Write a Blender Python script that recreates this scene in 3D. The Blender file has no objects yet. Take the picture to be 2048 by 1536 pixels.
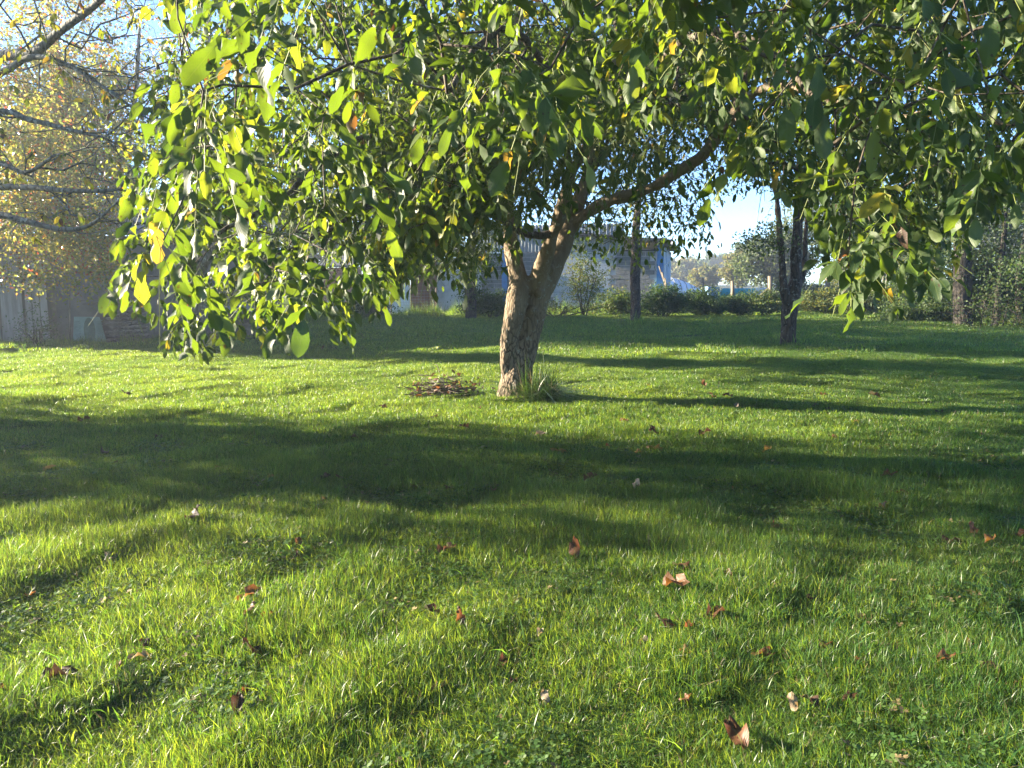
import bpy, bmesh, math, random
import numpy as np
from mathutils import Vector, Matrix, noise as mnoise

rng = np.random.default_rng(7)
random.seed(7)
S = bpy.context.scene
COL = S.collection
rad = math.radians

# ------------------------------------------------------------------ camera, light
CAM_H = 1.55
FPX = 1536.0                       # focal length in photo pixels (photo 2048 wide)
PITCH = math.atan(208 / FPX)
cam_d = bpy.data.cameras.new("camera")
cam_d.sensor_width = 36; cam_d.lens = 27
cam_d.clip_start = 0.05; cam_d.clip_end = 3000
cam = bpy.data.objects.new("camera", cam_d); COL.objects.link(cam)
cam.location = (0, 0, CAM_H); cam.rotation_euler = (math.pi / 2 - PITCH, 0, 0)
S.camera = cam

SUN_EL, SUN_AZ = rad(15.0), rad(11.5)     # azimuth: degrees ahead of due left (-X)
sdir = Vector((-math.cos(SUN_AZ) * math.cos(SUN_EL), math.sin(SUN_AZ) * math.cos(SUN_EL), math.sin(SUN_EL)))
w = bpy.data.worlds.new("World"); S.world = w; w.use_nodes = True
nt = w.node_tree
bg = nt.nodes["Background"]
sky = nt.nodes.new("ShaderNodeTexSky"); sky.sky_type = 'NISHITA'; sky.sun_disc = False
sky.sun_elevation = SUN_EL
sky.sun_rotation = math.atan2(sdir.x, sdir.y)
sky.air_density = 0.6; sky.dust_density = 0.0; sky.ozone_density = 4.0
nt.links.new(sky.outputs[0], bg.inputs[0]); bg.inputs[1].default_value = 0.066
sun_d = bpy.data.lights.new("sun", 'SUN'); sun_d.energy = 5.0; sun_d.angle = rad(0.55); sun_d.color = (1.0, 0.86, 0.66)
sun = bpy.data.objects.new("sun", sun_d); COL.objects.link(sun)
sun.rotation_euler = (-sdir).to_track_quat('-Z', 'Y').to_euler(); sun.location = (-20, 5, 12)
S.view_settings.view_transform = 'Standard'; S.view_settings.look = 'None'
S.view_settings.gamma = 1; S.view_settings.use_curve_mapping = False
S.view_settings.exposure = 2.98
S.render.engine = 'CYCLES'
S.cycles.max_bounces = 7; S.cycles.diffuse_bounces = 3; S.cycles.glossy_bounces = 2
S.cycles.transmission_bounces = 4; S.cycles.volume_bounces = 0; S.cycles.transparent_max_bounces = 6
S.cycles.use_denoising = True; S.cycles.denoising_prefilter = 'NONE'

# ------------------------------------------------------------------ helpers
cp, sp = math.cos(PITCH), math.sin(PITCH)
def P(px, py, Y):
    """world point that the photo pixel (px,py) shows at depth Y"""
    a = (px - 1024) / FPX; b = -(py - 768) / FPX
    d = (a, cp + b * sp, -sp + b * cp)
    t = Y / d[1]
    return np.array([d[0] * t, Y, CAM_H + d[2] * t])
def proj(V):
    x = V[..., 0]; y = V[..., 1]; z = V[..., 2] - CAM_H
    f = np.maximum(y * cp - z * sp, 1e-3); u = y * sp + z * cp
    return 1024 + FPX * x / f, 768 - FPX * u / f

def hgt(x, y):
    x = np.asarray(x, float); y = np.asarray(y, float)
    h = 0.03 * np.sin(x * 0.9 + 1.3 * np.sin(y * 0.35)) * np.sin(y * 0.7 + 0.5)
    h = h + 0.014 * np.sin(x * 3.1 + 2 * np.sin(y * 1.9)) * np.sin(y * 4.3 + 1.5 * np.sin(x * 1.7)) + .007 * np.sin(x * 8.3 + y * 2) * np.sin(y * 9.1 - x * 3)
    h = h + 0.012 * np.sin(x * 2.7 + y * 1.3) + 0.010 * np.sin(y * 3.7 - x * 1.1 + 2) + 0.006 * np.sin(x * 6.1 - y * 5.0)
    h = h + 0.04 * np.exp(-(x ** 2 + (y - 9.7) ** 2) / 1.3)
    dip = 1 / (1 + np.exp(-(y - 36.0) * 1.4)) / (1 + np.exp((x + 3.5) * 1.5)) / (1 + np.exp((y - 60) * .3))
    return h - 0.75 * dip
def G(px, py):
    """ground point under a photo pixel"""
    a = (px - 1024) / FPX; b = -(py - 768) / FPX
    d = np.array([a, cp + b * sp, -sp + b * cp]); t = -CAM_H / d[2]
    for _ in range(6):
        p = np.array([0, 0, CAM_H]) + d * t
        t = (float(hgt(p[0], p[1])) - CAM_H) / d[2]
    p = np.array([0, 0, CAM_H]) + d * t
    return p

def mesh_np(name, V, Fs, uv=None, attrs=None, smooth=True):
    """Fs: list of (m,k) int arrays"""
    me = bpy.data.meshes.new(name)
    V = np.asarray(V, np.float32)
    Fs = [np.asarray(f, np.int32) for f in Fs if len(f)]
    loops = np.concatenate([f.ravel() for f in Fs])
    tot = np.concatenate([np.full(len(f), f.shape[1], np.int32) for f in Fs])
    st = np.concatenate([[0], np.cumsum(tot)[:-1]]).astype(np.int32)
    me.vertices.add(len(V)); me.vertices.foreach_set("co", V.ravel())
    me.loops.add(len(loops)); me.loops.foreach_set("vertex_index", loops)
    me.polygons.add(len(tot)); me.polygons.foreach_set("loop_start", st)
    try: me.polygons.foreach_set("loop_total", tot)
    except Exception: pass
    me.polygons.foreach_set("use_smooth", np.full(len(tot), bool(smooth)))
    if uv is not None:
        l = me.uv_layers.new(name="UVMap")
        l.data.foreach_set("uv", np.asarray(uv, np.float32)[loops].ravel())
    for k, a in (attrs or {}).items():
        at = me.attributes.new(k, 'FLOAT', 'POINT'); at.data.foreach_set("value", np.asarray(a, np.float32))
    me.update(calc_edges=True); me.validate(verbose=False)
    return me

class MB:
    """collects simple shapes into one mesh"""
    def __init__(s): s.V = []; s.Q = []; s.T = []; s.n = 0
    def add(s, V, Q=(), T=()):
        s.V.append(np.asarray(V, float))
        if len(Q): s.Q.append(np.asarray(Q, int) + s.n)
        if len(T): s.T.append(np.asarray(T, int) + s.n)
        s.n += len(V)
    def box(s, c, d, ax=None, jit=0):
        """box of full size d at centre c; ax = 3x3 rows of local axes"""
        c = np.asarray(c, float); d = np.asarray(d, float) / 2
        k = np.array([[-1,-1,-1],[1,-1,-1],[1,1,-1],[-1,1,-1],[-1,-1,1],[1,-1,1],[1,1,1],[-1,1,1]], float) * d
        if jit: k = k + rng.normal(0, jit, k.shape)
        if ax is not None: k = k @ np.asarray(ax, float)
        s.add(k + c, [[0,3,2,1],[4,5,6,7],[0,1,5,4],[1,2,6,5],[2,3,7,6],[3,0,4,7]])
    def tube(s, pts, r, n=8, caps=True):
        V, Q, T = sweep(pts, r, n, caps); s.add(V, Q, T)
    def mesh(s, name, smooth=False):
        Q = np.concatenate(s.Q) if s.Q else np.zeros((0, 4), int)
        T = np.concatenate(s.T) if s.T else np.zeros((0, 3), int)
        return mesh_np(name, np.concatenate(s.V), [Q, T], smooth=smooth)

def sweep(pts, r, n=8, caps=True):
    pts = np.asarray(pts, float); m = len(pts)
    r = np.broadcast_to(np.asarray(r, float), (m,))
    t = np.gradient(pts, axis=0); t /= np.linalg.norm(t, axis=1)[:, None] + 1e-9
    u = np.cross(t[0], [0.3, 0.2, 1.0] if abs(t[0][2]) < 0.95 else [1.0, 0, 0]); u /= np.linalg.norm(u)
    V = []
    a = np.arange(n) / n * 2 * np.pi
    for i in range(m):
        u = u - t[i] * np.dot(u, t[i]); u /= np.linalg.norm(u); v = np.cross(t[i], u)
        V.append(pts[i] + r[i] * (np.cos(a)[:, None] * u + np.sin(a)[:, None] * v))
    V = np.concatenate(V)
    i = np.arange(m - 1)[:, None] * n; j = np.arange(n)[None]; j2 = (j + 1) % n
    Q = np.stack([i + j, i + j2, i + n + j2, i + n + j], -1).reshape(-1, 4)
    T = []
    if caps:
        V = np.concatenate([V, pts[:1], pts[-1:]]); c0 = m * n
        T = [[c0, (k + 1) % n, k] for k in range(n)] + [[c0 + 1, (m - 1) * n + k, (m - 1) * n + (k + 1) % n] for k in range(n)]
    return V, Q, np.array(T, int).reshape(-1, 3)

def smooth_path(pts, vals, k=6):
    """catmull-rom"""
    pts = np.asarray(pts, float); vals = np.asarray(vals, float)
    A = np.column_stack([pts, vals]); A = np.vstack([2 * A[0] - A[1], A, 2 * A[-1] - A[-2]])
    out = []
    for i in range(1, len(A) - 2):
        for t in np.arange(k) / k:
            p0, p1, p2, p3 = A[i-1], A[i], A[i+1], A[i+2]
            out.append(.5 * ((2*p1) + (-p0+p2)*t + (2*p0-5*p1+4*p2-p3)*t*t + (-p0+3*p1-3*p2+p3)*t**3))
    out.append(A[-2]); out = np.array(out)
    return out[:, :3], np.maximum(out[:, 3], 0.002)

def tag(o, label=None, cat=None, group=None, kind=None):
    if label: o["label"] = label
    if cat: o["category"] = cat
    if group: o["group"] = group
    if kind: o["kind"] = kind
    return o
def empty(name, loc, label=None, cat=None, group=None):
    o = bpy.data.objects.new(name, None); COL.objects.link(o); o.location = Vector([float(v) for v in loc])
    o.empty_display_size = .1
    return tag(o, label, cat, group)
def link(name, me, mat=None, parent=None, label=None, cat=None, group=None, kind=None):
    o = bpy.data.objects.new(name, me); COL.objects.link(o)
    if mat is not None and me is not None and len(me.materials) == 0: me.materials.append(mat)
    if parent is not None:
        o.parent = parent
        if parent.type == 'EMPTY': o.matrix_parent_inverse = Matrix.Translation(-parent.location)
    return tag(o, label, cat, group, kind)
def at_base(o, loc):
    """move a world-space mesh so its origin is at loc"""
    L = Vector([float(v) for v in loc]); o.data.transform(Matrix.Translation(-L)); o.location = L
    return o

# ------------------------------------------------------------------ materials
def new_mat(name):
    m = bpy.data.materials.new(name); m.use_nodes = True
    n = m.node_tree; n.nodes.clear()
    return m, n
def N(nt, t, **kw):
    n = nt.nodes.new(t)
    for k, v in kw.items():
        if k in n.inputs: n.inputs[k].default_value = v
        else: setattr(n, k, v)
    return n
def L(nt, a, b): nt.links.new(a, b)
def ramp(nt, fac, stops):
    r = nt.nodes.new("ShaderNodeValToRGB"); cr = r.color_ramp
    while len(cr.elements) < len(stops): cr.elements.new(0.5)
    for e, (p, c) in zip(cr.elements, stops):
        e.position = p; e.color = (*c, 1) if len(c) == 3 else c
    nt.links.new(fac, r.inputs[0]); return r.outputs[0]
def mixc(nt, fac, a, b, mode='MIX'):
    m = nt.nodes.new("ShaderNodeMix"); m.data_type = 'RGBA'; m.blend_type = mode
    for s, v in ((m.inputs[0], fac), (m.inputs[6], a), (m.inputs[7], b)):
        if isinstance(v, (int, float)): s.default_value = v
        elif isinstance(v, tuple): s.default_value = (*v, 1)
        else: nt.links.new(v, s)
    return m.outputs[2]
def mth(nt, op, a, b=None, clamp=False):
    m = nt.nodes.new("ShaderNodeMath"); m.operation = op; m.use_clamp = clamp
    for s, v in ((m.inputs[0], a), (m.inputs[1], b)):
        if v is None: continue
        if isinstance(v, (int, float)): s.default_value = v
        else: nt.links.new(v, s)
    return m.outputs[0]
def wpos(nt, scale=(1, 1, 1)):
    g = nt.nodes.new("ShaderNodeNewGeometry"); m = nt.nodes.new("ShaderNodeMapping"); m.inputs['Scale'].default_value = scale
    nt.links.new(g.outputs['Position'], m.inputs[0]); return m.outputs[0]
def noise(nt, vec, scale, detail=4, rough=.55):
    n = nt.nodes.new("ShaderNodeTexNoise"); n.inputs['Scale'].default_value = scale
    n.inputs['Detail'].default_value = detail; n.inputs['Roughness'].default_value = rough
    if vec is not None: nt.links.new(vec, n.inputs['Vector'])
    return n.outputs[0]

def mat_simple(name, col, rough=.7, var=.25, scale=3., bump=.0, bscale=30., metal=0., col2=None, spec=.4, stretch=(1, 1, 1)):
    m, n = new_mat(name)
    v = wpos(n, stretch)
    f = noise(n, v, scale, 6)
    c2 = col2 or tuple(c * (1 - var) for c in col); c1 = tuple(min(1, c * (1 + var * .6)) for c in col) if col2 is None else col
    c = ramp(n, f, [(.35, c2), (.65, c1)])
    b = N(n, "ShaderNodeBsdfPrincipled"); b.inputs['Roughness'].default_value = rough
    b.inputs['Metallic'].default_value = metal; b.inputs['Specular IOR Level'].default_value = spec
    L(n, c, b.inputs['Base Color'])
    if bump:
        bp = N(n, "ShaderNodeBump"); bp.inputs['Strength'].default_value = bump; bp.inputs['Distance'].default_value = .02
        L(n, noise(n, v, bscale, 4), bp.inputs['Height']); L(n, bp.outputs[0], b.inputs['Normal'])
    o = N(n, "ShaderNodeOutputMaterial"); L(n, b.outputs[0], o.inputs[0])
    return m

def mat_leaf(name, stops, tstops, trans=.5, spots=True, rough=.48, backlight=1.0, spec=.32, veins=True):
    """attribute 'tint' 0..1 picks the leaf colour; stops for the surface, tstops for light coming through"""
    m, n = new_mat(name)
    at = N(n, "ShaderNodeAttribute", attribute_name="tint")
    base = ramp(n, at.outputs['Fac'], stops); tr = ramp(n, at.outputs['Fac'], tstops)
    if veins:
        uv = N(n, "ShaderNodeUVMap"); sx = N(n, "ShaderNodeSeparateXYZ"); L(n, uv.outputs[0], sx.inputs[0])
        au = mth(n, 'ABSOLUTE', sx.outputs[0])
        ph = mth(n, 'SUBTRACT', mth(n, 'MULTIPLY', sx.outputs[1], 11.0), mth(n, 'MULTIPLY', au, 2.4))
        fr = mth(n, 'ABSOLUTE', mth(n, 'SUBTRACT', mth(n, 'FRACT', ph), .5))
        side = mth(n, 'MULTIPLY', mth(n, 'GREATER_THAN', fr, .43), .35)
        mid = mth(n, 'LESS_THAN', au, .05)
        vein = mth(n, 'MAXIMUM', side, mid)
        base = mixc(n, mth(n, 'MULTIPLY', vein, .45), base, (.16, .2, .05))
        tr = mixc(n, mth(n, 'MULTIPLY', vein, .5), tr, (.10, .14, .02))
    if spots:
        v = wpos(n)
        s1 = mth(n, 'GREATER_THAN', noise(n, v, 38, 2), .685)
        s2 = mth(n, 'GREATER_THAN', noise(n, v, 9, 3), .70)
        sp_ = mth(n, 'MAXIMUM', s1, mth(n, 'MULTIPLY', s2, .7))
        base = mixc(n, mth(n, 'MULTIPLY', sp_, .8), base, (.045, .022, .010))
        tr = mixc(n, mth(n, 'MULTIPLY', sp_, .8), tr, (.07, .03, .008))
    geo = N(n, "ShaderNodeNewGeometry")
    base2 = mixc(n, mth(n, 'MULTIPLY', geo.outputs['Backfacing'], .45), base, (.13, .17, .09))
    b = N(n, "ShaderNodeBsdfPrincipled"); b.inputs['Roughness'].default_value = rough; b.inputs['Specular IOR Level'].default_value = spec
    L(n, base2, b.inputs['Base Color'])
    if veins:
        bp = N(n, "ShaderNodeBump"); bp.inputs['Strength'].default_value = .35; bp.inputs['Distance'].default_value = .002
        L(n, fr, bp.inputs['Height']); L(n, bp.outputs[0], b.inputs['Normal'])
    t = N(n, "ShaderNodeBsdfTranslucent"); L(n, tr, t.inputs[0])
    mx = N(n, "ShaderNodeMixShader"); mx.inputs[0].default_value = trans
    L(n, b.outputs[0], mx.inputs[1]); L(n, t.outputs[0], mx.inputs[2])
    o = N(n, "ShaderNodeOutputMaterial"); L(n, mx.outputs[0], o.inputs[0])
    return m

def mat_bark(name, light, dark, plate=9., lichen=.3, bump=.6, smoothz=None):
    m, n = new_mat(name)
    v = wpos(n, (1, 1, .28))
    nz = noise(n, v, 6, 5)
    vv = N(n, "ShaderNodeVectorMath", operation='ADD'); sc = N(n, "ShaderNodeVectorMath", operation='SCALE'); sc.inputs['Scale'].default_value = .10
    nc = n.nodes.new("ShaderNodeTexNoise"); nc.inputs['Scale'].default_value = 9; L(n, v, nc.inputs['Vector'])
    L(n, nc.outputs['Color'], sc.inputs[0]); L(n, v, vv.inputs[0]); L(n, sc.outputs[0], vv.inputs[1])
    vo = N(n, "ShaderNodeTexVoronoi"); vo.feature = 'DISTANCE_TO_EDGE'; vo.inputs['Scale'].default_value = plate; L(n, vv.outputs[0], vo.inputs['Vector'])
    edge = ramp(n, vo.outputs['Distance'], [(.0, (0, 0, 0)), (.16, (1, 1, 1))])
    if smoothz:                      # plates fade into smoother bark with height
        g = N(n, "ShaderNodeNewGeometry"); sz = N(n, "ShaderNodeSeparateXYZ"); L(n, g.outputs['Position'], sz.inputs[0])
        f = N(n, "ShaderNodeMapRange"); f.inputs['From Min'].default_value = smoothz[0]; f.inputs['From Max'].default_value = smoothz[1]
        zz = mth(n, 'ADD', sz.outputs[2], mth(n, 'MULTIPLY', noise(n, v, 2.5, 3), .9))
        L(n, zz, f.inputs[0])
        edge = mixc(n, mth(n, 'MULTIPLY', f.outputs[0], .82), edge, (1, 1, 1))
    fine = noise(n, wpos(n, (1, 1, .5)), 40, 6, .7)
    c = ramp(n, nz, [(.3, tuple(x * .75 for x in light)), (.7, light)])
    c = mixc(n, edge, dark, c)
    c = mixc(n, mth(n, 'MULTIPLY', fine, .5), c, tuple(x * .45 for x in light))
    li = mth(n, 'MULTIPLY', mth(n, 'GREATER_THAN', noise(n, wpos(n), 13, 5, .65), .60), lichen)
    c = mixc(n, li, c, (.33, .36, .30))
    b = N(n, "ShaderNodeBsdfPrincipled"); b.inputs['Roughness'].default_value = .85; b.inputs['Specular IOR Level'].default_value = .25
    L(n, c, b.inputs['Base Color'])
    h = mth(n, 'ADD', mth(n, 'MULTIPLY', edge, 1.0), mth(n, 'MULTIPLY', fine, .55))
    bp = N(n, "ShaderNodeBump"); bp.inputs['Strength'].default_value = bump; bp.inputs['Distance'].default_value = .02
    L(n, h, bp.inputs['Height']); L(n, bp.outputs[0], b.inputs['Normal'])
    o = N(n, "ShaderNodeOutputMaterial"); L(n, b.outputs[0], o.inputs[0])
    return m

def mat_grass(name, a, b_, ta, tb, trans=.45, rough=.38):
    m, n = new_mat(name)
    at = N(n, "ShaderNodeAttribute", attribute_name="tint")
    v = wpos(n, (1, 1, .2))
    f1 = noise(n, v, .55, 3); f2 = noise(n, v, 4.0, 3)
    f = mth(n, 'ADD', mth(n, 'ADD', mth(n, 'MULTIPLY', f1, .5), mth(n, 'MULTIPLY', f2, .45)), mth(n, 'MULTIPLY', mth(n, 'SUBTRACT', at.outputs['Fac'], .5), .55))
    c = ramp(n, f, [(.3, a), (.62, b_), (.85, tuple(np.array(b_) * [1.5, 1.15, 1.2]))])
    t = ramp(n, f, [(.3, ta), (.7, tb)])
    straw = mth(n, 'GREATER_THAN', at.outputs['Fac'], .95)
    c = mixc(n, straw, c, (.26, .2, .1)); t = mixc(n, straw, t, (.2, .15, .06))
    vb = N(n, "ShaderNodeMapRange"); L(n, mth(n, 'FRACT', mth(n, 'MULTIPLY', at.outputs['Fac'], 7.3)), vb.inputs[0]); vb.inputs['To Min'].default_value = .45; vb.inputs['To Max'].default_value = 1.35
    cv = N(n, 'ShaderNodeCombineColor'); [L(n, vb.outputs[0], cv.inputs[i]) for i in range(3)]
    c = mixc(n, 1., c, cv.outputs[0], 'MULTIPLY'); t = mixc(n, 1., t, cv.outputs[0], 'MULTIPLY')
    p = N(n, "ShaderNodeBsdfPrincipled"); p.inputs['Roughness'].default_value = rough; p.inputs['Specular IOR Level'].default_value = .45
    L(n, c, p.inputs['Base Color'])
    tt = N(n, "ShaderNodeBsdfTranslucent"); L(n, t, tt.inputs[0])
    mx = N(n, "ShaderNodeMixShader"); mx.inputs[0].default_value = trans
    L(n, p.outputs[0], mx.inputs[1]); L(n, tt.outputs[0], mx.inputs[2])
    o = N(n, "ShaderNodeOutputMaterial"); L(n, mx.outputs[0], o.inputs[0])
    return m

M = {}
M['grass'] = mat_grass('grass', (.028, .085, .018), (.078, .155, .034), (.15, .31, .022), (.46, .56, .035))
M['tuft'] = mat_grass('tuft', (.02, .055, .015), (.05, .10, .02), (.07, .15, .015), (.16, .26, .03), trans=.35)
M['clover'] = mat_grass('clover', (.035, .085, .018), (.07, .13, .03), (.10, .22, .02), (.22, .34, .03), trans=.35, rough=.5)
M['soil'] = mat_simple('soil', (.035, .06, .016), .9, col2=(.022, .032, .012), scale=5, bump=.6, bscale=40)
M['walnut_leaf'] = mat_leaf('walnut_leaf',
    [(0, (.022, .048, .019)), (.45, (.040, .072, .021)), (.72, (.085, .12, .02)), (.86, (.30, .24, .03)), (.95, (.13, .055, .025)), (1, (.05, .028, .02))],
    [(0, (.06, .12, .008)), (.45, (.17, .245, .010)), (.72, (.32, .35, .02)), (.86, (.62, .46, .03)), (.95, (.22, .08, .02)), (1, (.06, .03, .015))], trans=.48)
M['autumn_leaf'] = mat_leaf('autumn_leaf',
    [(0, (.06, .09, .025)), (.5, (.13, .14, .03)), (.75, (.28, .20, .03)), (.93, (.30, .10, .02)), (1, (.22, .05, .02))],
    [(0, (.20, .28, .03)), (.5, (.36, .36, .05)), (.75, (.58, .42, .05)), (.93, (.50, .16, .03)), (1, (.36, .07, .02))], trans=.45, spots=False, rough=.24, spec=.9, veins=False)
M['dark_leaf'] = mat_leaf('dark_leaf', [(0, (.020, .042, .014)), (.6, (.05, .085, .022)), (1, (.12, .12, .03))],
    [(0, (.05, .11, .012)), (.6, (.14, .22, .02)), (1, (.30, .26, .04))], trans=.35, spots=False, rough=.55, spec=.2, veins=False)
M['far_leaf'] = mat_leaf('far_leaf', [(0, (.035, .06, .02)), (.6, (.08, .10, .03)), (1, (.17, .14, .04))],
    [(0, (.09, .15, .02)), (.6, (.2, .24, .04)), (1, (.34, .27, .06))], trans=.35, spots=False, rough=.6, veins=False)
M['dead_leaf'] = mat_leaf('dead_leaf', [(0, (.035, .020, .016)), (.35, (.085, .040, .022)), (.6, (.13, .058, .028)), (.8, (.22, .13, .045)), (1, (.30, .25, .19))],
    [(0, (.03, .012, .008)), (.35, (.10, .04, .02)), (.6, (.30, .10, .025)), (.8, (.5, .28, .04)), (1, (.3, .22, .12))], trans=.35, spots=True, rough=.5)
M['walnut_bark'] = mat_bark('walnut_bark', (.25, .19, .125), (.028, .020, .015), plate=21, lichen=.35, bump=.95, smoothz=(1.15, 2.0))
M['orchard_bark'] = mat_bark('orchard_bark', (.105, .08, .055), (.018, .013, .01), plate=12, lichen=.35, bump=.9)
M['twig'] = mat_bark('twig', (.115, .095, .07), (.04, .03, .022), plate=20, lichen=.35, bump=.4)
M['lichen_bark'] = mat_bark('lichen_bark', (.17, .175, .14), (.06, .055, .04), plate=14, lichen=.6, bump=.4)
M['dark_bark'] = mat_bark('dark_bark', (.07, .06, .045), (.015, .012, .01), plate=8, lichen=.15, bump=.6)
M['rachis'] = mat_simple('rachis', (.16, .19, .05), .6)

# ------------------------------------------------------------------ leaves (numpy)
def leaf_template(rows=5, cols=3, wid=.205, fold=.35, droop=.22, wave=0., seed=0, tip=.8):
    r_ = np.random.default_rng(seed)
    v = np.linspace(0, 1, rows); u = np.linspace(-1, 1, cols)
    if rows == 4: v = np.array([0, .26, .70, 1.])
    hw = wid * np.sin(np.pi * np.clip(v, .0, 1) ** tip) ** .75 + .004
    if rows == 4: hw = wid * np.array([.02, .9, .93, .02])
    if rows == 6: v = np.array([0, .14, .38, .64, .87, 1.]); hw = wid * np.array([.02, .62, .97, 1.0, .62, .02])
    if rows == 7: v = np.array([0, .1, .28, .5, .72, .9, 1.]); hw = wid * np.array([.02, .5, .86, 1.0, .92, .55, .02])
    hw[0] = .006; hw[-1] = .004
    U, Vv = np.meshgrid(u, v)
    X = U * hw[:, None]; Y = Vv.copy()
    Z = np.abs(U) * hw[:, None] * fold - droop * Vv ** 2
    if wave: Z = Z + wave * np.sin(Vv * 9 + r_.uniform(0, 6)) * U * hw[:, None] * 2.0; X = X * (1 + r_.normal(0, .05, X.shape) * (np.abs(U) > .9))
    V = np.stack([X, Y, Z], -1).reshape(-1, 3); uv = np.stack([U, Vv], -1).reshape(-1, 2)
    i = np.arange(rows - 1)[:, None] * cols; j = np.arange(cols - 1)[None]
    Q = np.stack([i + j, i + j + 1, i + cols + j + 1, i + cols + j], -1).reshape(-1, 4)
    return V, Q, uv
def unit(v): return v / (np.linalg.norm(v, axis=-1, keepdims=True) + 1e-9)
def leaf_cloud(templ, pos, yd, nr, size, tint, curl=None, widf=None):
    V, Q, uv = templ
    n = len(pos); k = len(V)
    yd = unit(yd); z = unit(nr - yd * np.sum(nr * yd, 1, keepdims=True)); x = np.cross(yd, z)
    curl = np.ones(n) if curl is None else curl; widf = np.ones(n) if widf is None else widf
    W = (pos[:, None] + size[:, None, None] * (V[None, :, 0:1] * widf[:, None, None] * x[:, None] + V[None, :, 1:2] * yd[:, None]
         + V[None, :, 2:3] * curl[:, None, None] * z[:, None]))
    Qs = (Q[None] + (np.arange(n) * k)[:, None, None]).reshape(-1, Q.shape[1])
    return W.reshape(-1, 3), Qs, np.tile(uv, (n, 1)), np.repeat(tint, k)
def join_clouds(name, clouds):
    V, Q, U, T = [], [], [], []; n = 0
    for c in clouds:
        V.append(c[0]); Q.append(c[1] + n); U.append(c[2]); T.append(c[3]); n += len(c[0])
    return mesh_np(name, np.concatenate(V), [np.concatenate(Q)], uv=np.concatenate(U), attrs={'tint': np.concatenate(T)})

# ------------------------------------------------------------------ branch growth
def grow(init, tips, bias=.22, step=.3, jit=.05, rise=.0):
    """init: list of (points, radii) polylines. Connects every tip to the skeleton. Returns pos, parent, r_init"""
    pos = []; par = []; ri = []; plen = []
    for pts, rr in init:
        for i, (p, r) in enumerate(zip(pts, rr)):
            par.append(len(pos) - 1 if i else -1); pos.append(p); ri.append(r)
            plen.append(0 if i == 0 else plen[-1] + np.linalg.norm(p - pts[i - 1]))
    n0 = len(pos)
    cap = n0 + int(sum(1 for _ in tips) * 14) + 1000
    A = np.zeros((cap, 3)); A[:n0] = pos; B = np.zeros(cap); B[:n0] = plen; PA = np.full(cap, -1); PA[:n0] = par
    n = n0
    d0 = np.array([np.min(np.linalg.norm(A[:n0] - t, axis=1)) for t in tips])
    leafnode = []; dirs = []
    for ti in np.argsort(d0):
        t = tips[ti]
        d = np.linalg.norm(A[:n] - t, axis=1)
        q = int(np.argmin(d * (1 + .0) + bias * B[:n] + np.where(d < .06, 5, 0)))
        dist = d[q]; m = int(min(12, max(1, math.ceil(dist / step))))
        a = A[q]; side = rng.normal(0, 1, 3) * jit * dist
        prev = q
        for k in range(1, m + 1):
            s = k / m; p = a + (t - a) * s + (side + np.array([0, 0, rise * dist])) * math.sin(math.pi * s) * (1 if k < m else 0)
            if k < m: p = p + rng.normal(0, .012 + .02 * dist / m, 3)
            A[n] = p; PA[n] = prev; B[n] = B[prev] + np.linalg.norm(p - A[prev]); prev = n; n += 1
        leafnode.append(prev); dirs.append(unit(A[prev] - A[PA[prev]]))
    order = np.argsort(d0)
    out = np.zeros((len(tips), 3)); out[order] = np.array(dirs)
    return A[:n], PA[:n], n0, out, B[:n]
def radii(A, PA, n0, tip=.0032, ex=2.4, rmax=.12):
    n = len(A); acc = np.zeros(n); r = np.zeros(n)
    for i in range(n - 1, -1, -1):
        r[i] = max(tip, acc[i] ** (1 / ex)) if acc[i] > 0 else tip
        r[i] = min(r[i], rmax)
        if PA[i] >= 0: acc[PA[i]] += r[i] ** ex
    return r
def twig_mesh(name, A, PA, n0, r, sides=4, rmin=0):
    idx = np.arange(n0, len(A)); idx = idx[(PA[idx] >= 0) & (r[idx] >= rmin)]
    a = A[PA[idx]]; b = A[idx]; rb = r[idx]; ra = np.minimum(np.maximum(r[PA[idx]], rb), rb * 1.25)
    d = unit(b - a); ref = np.where(np.abs(d[:, 2:3]) > .95, [[1., 0, 0]], [[0, 0, 1.]])
    a = a - d * rb[:, None] * .4
    u = unit(np.cross(d, ref)); v = np.cross(d, u)
    an = np.arange(sides) / sides * 2 * np.pi
    ring = np.cos(an)[None, :, None] * u[:, None] + np.sin(an)[None, :, None] * v[:, None]
    V = np.concatenate([a[:, None] + ra[:, None, None] * ring, b[:, None] + rb[:, None, None] * ring], 1)
    n = len(idx); j = np.arange(sides); j2 = (j + 1) % sides
    q = np.stack([j, j2, sides + j2, sides + j], -1)
    Q = (q[None] + (np.arange(n) * 2 * sides)[:, None, None]).reshape(-1, 4)
    return mesh_np(name, V.reshape(-1, 3), [Q])

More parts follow.
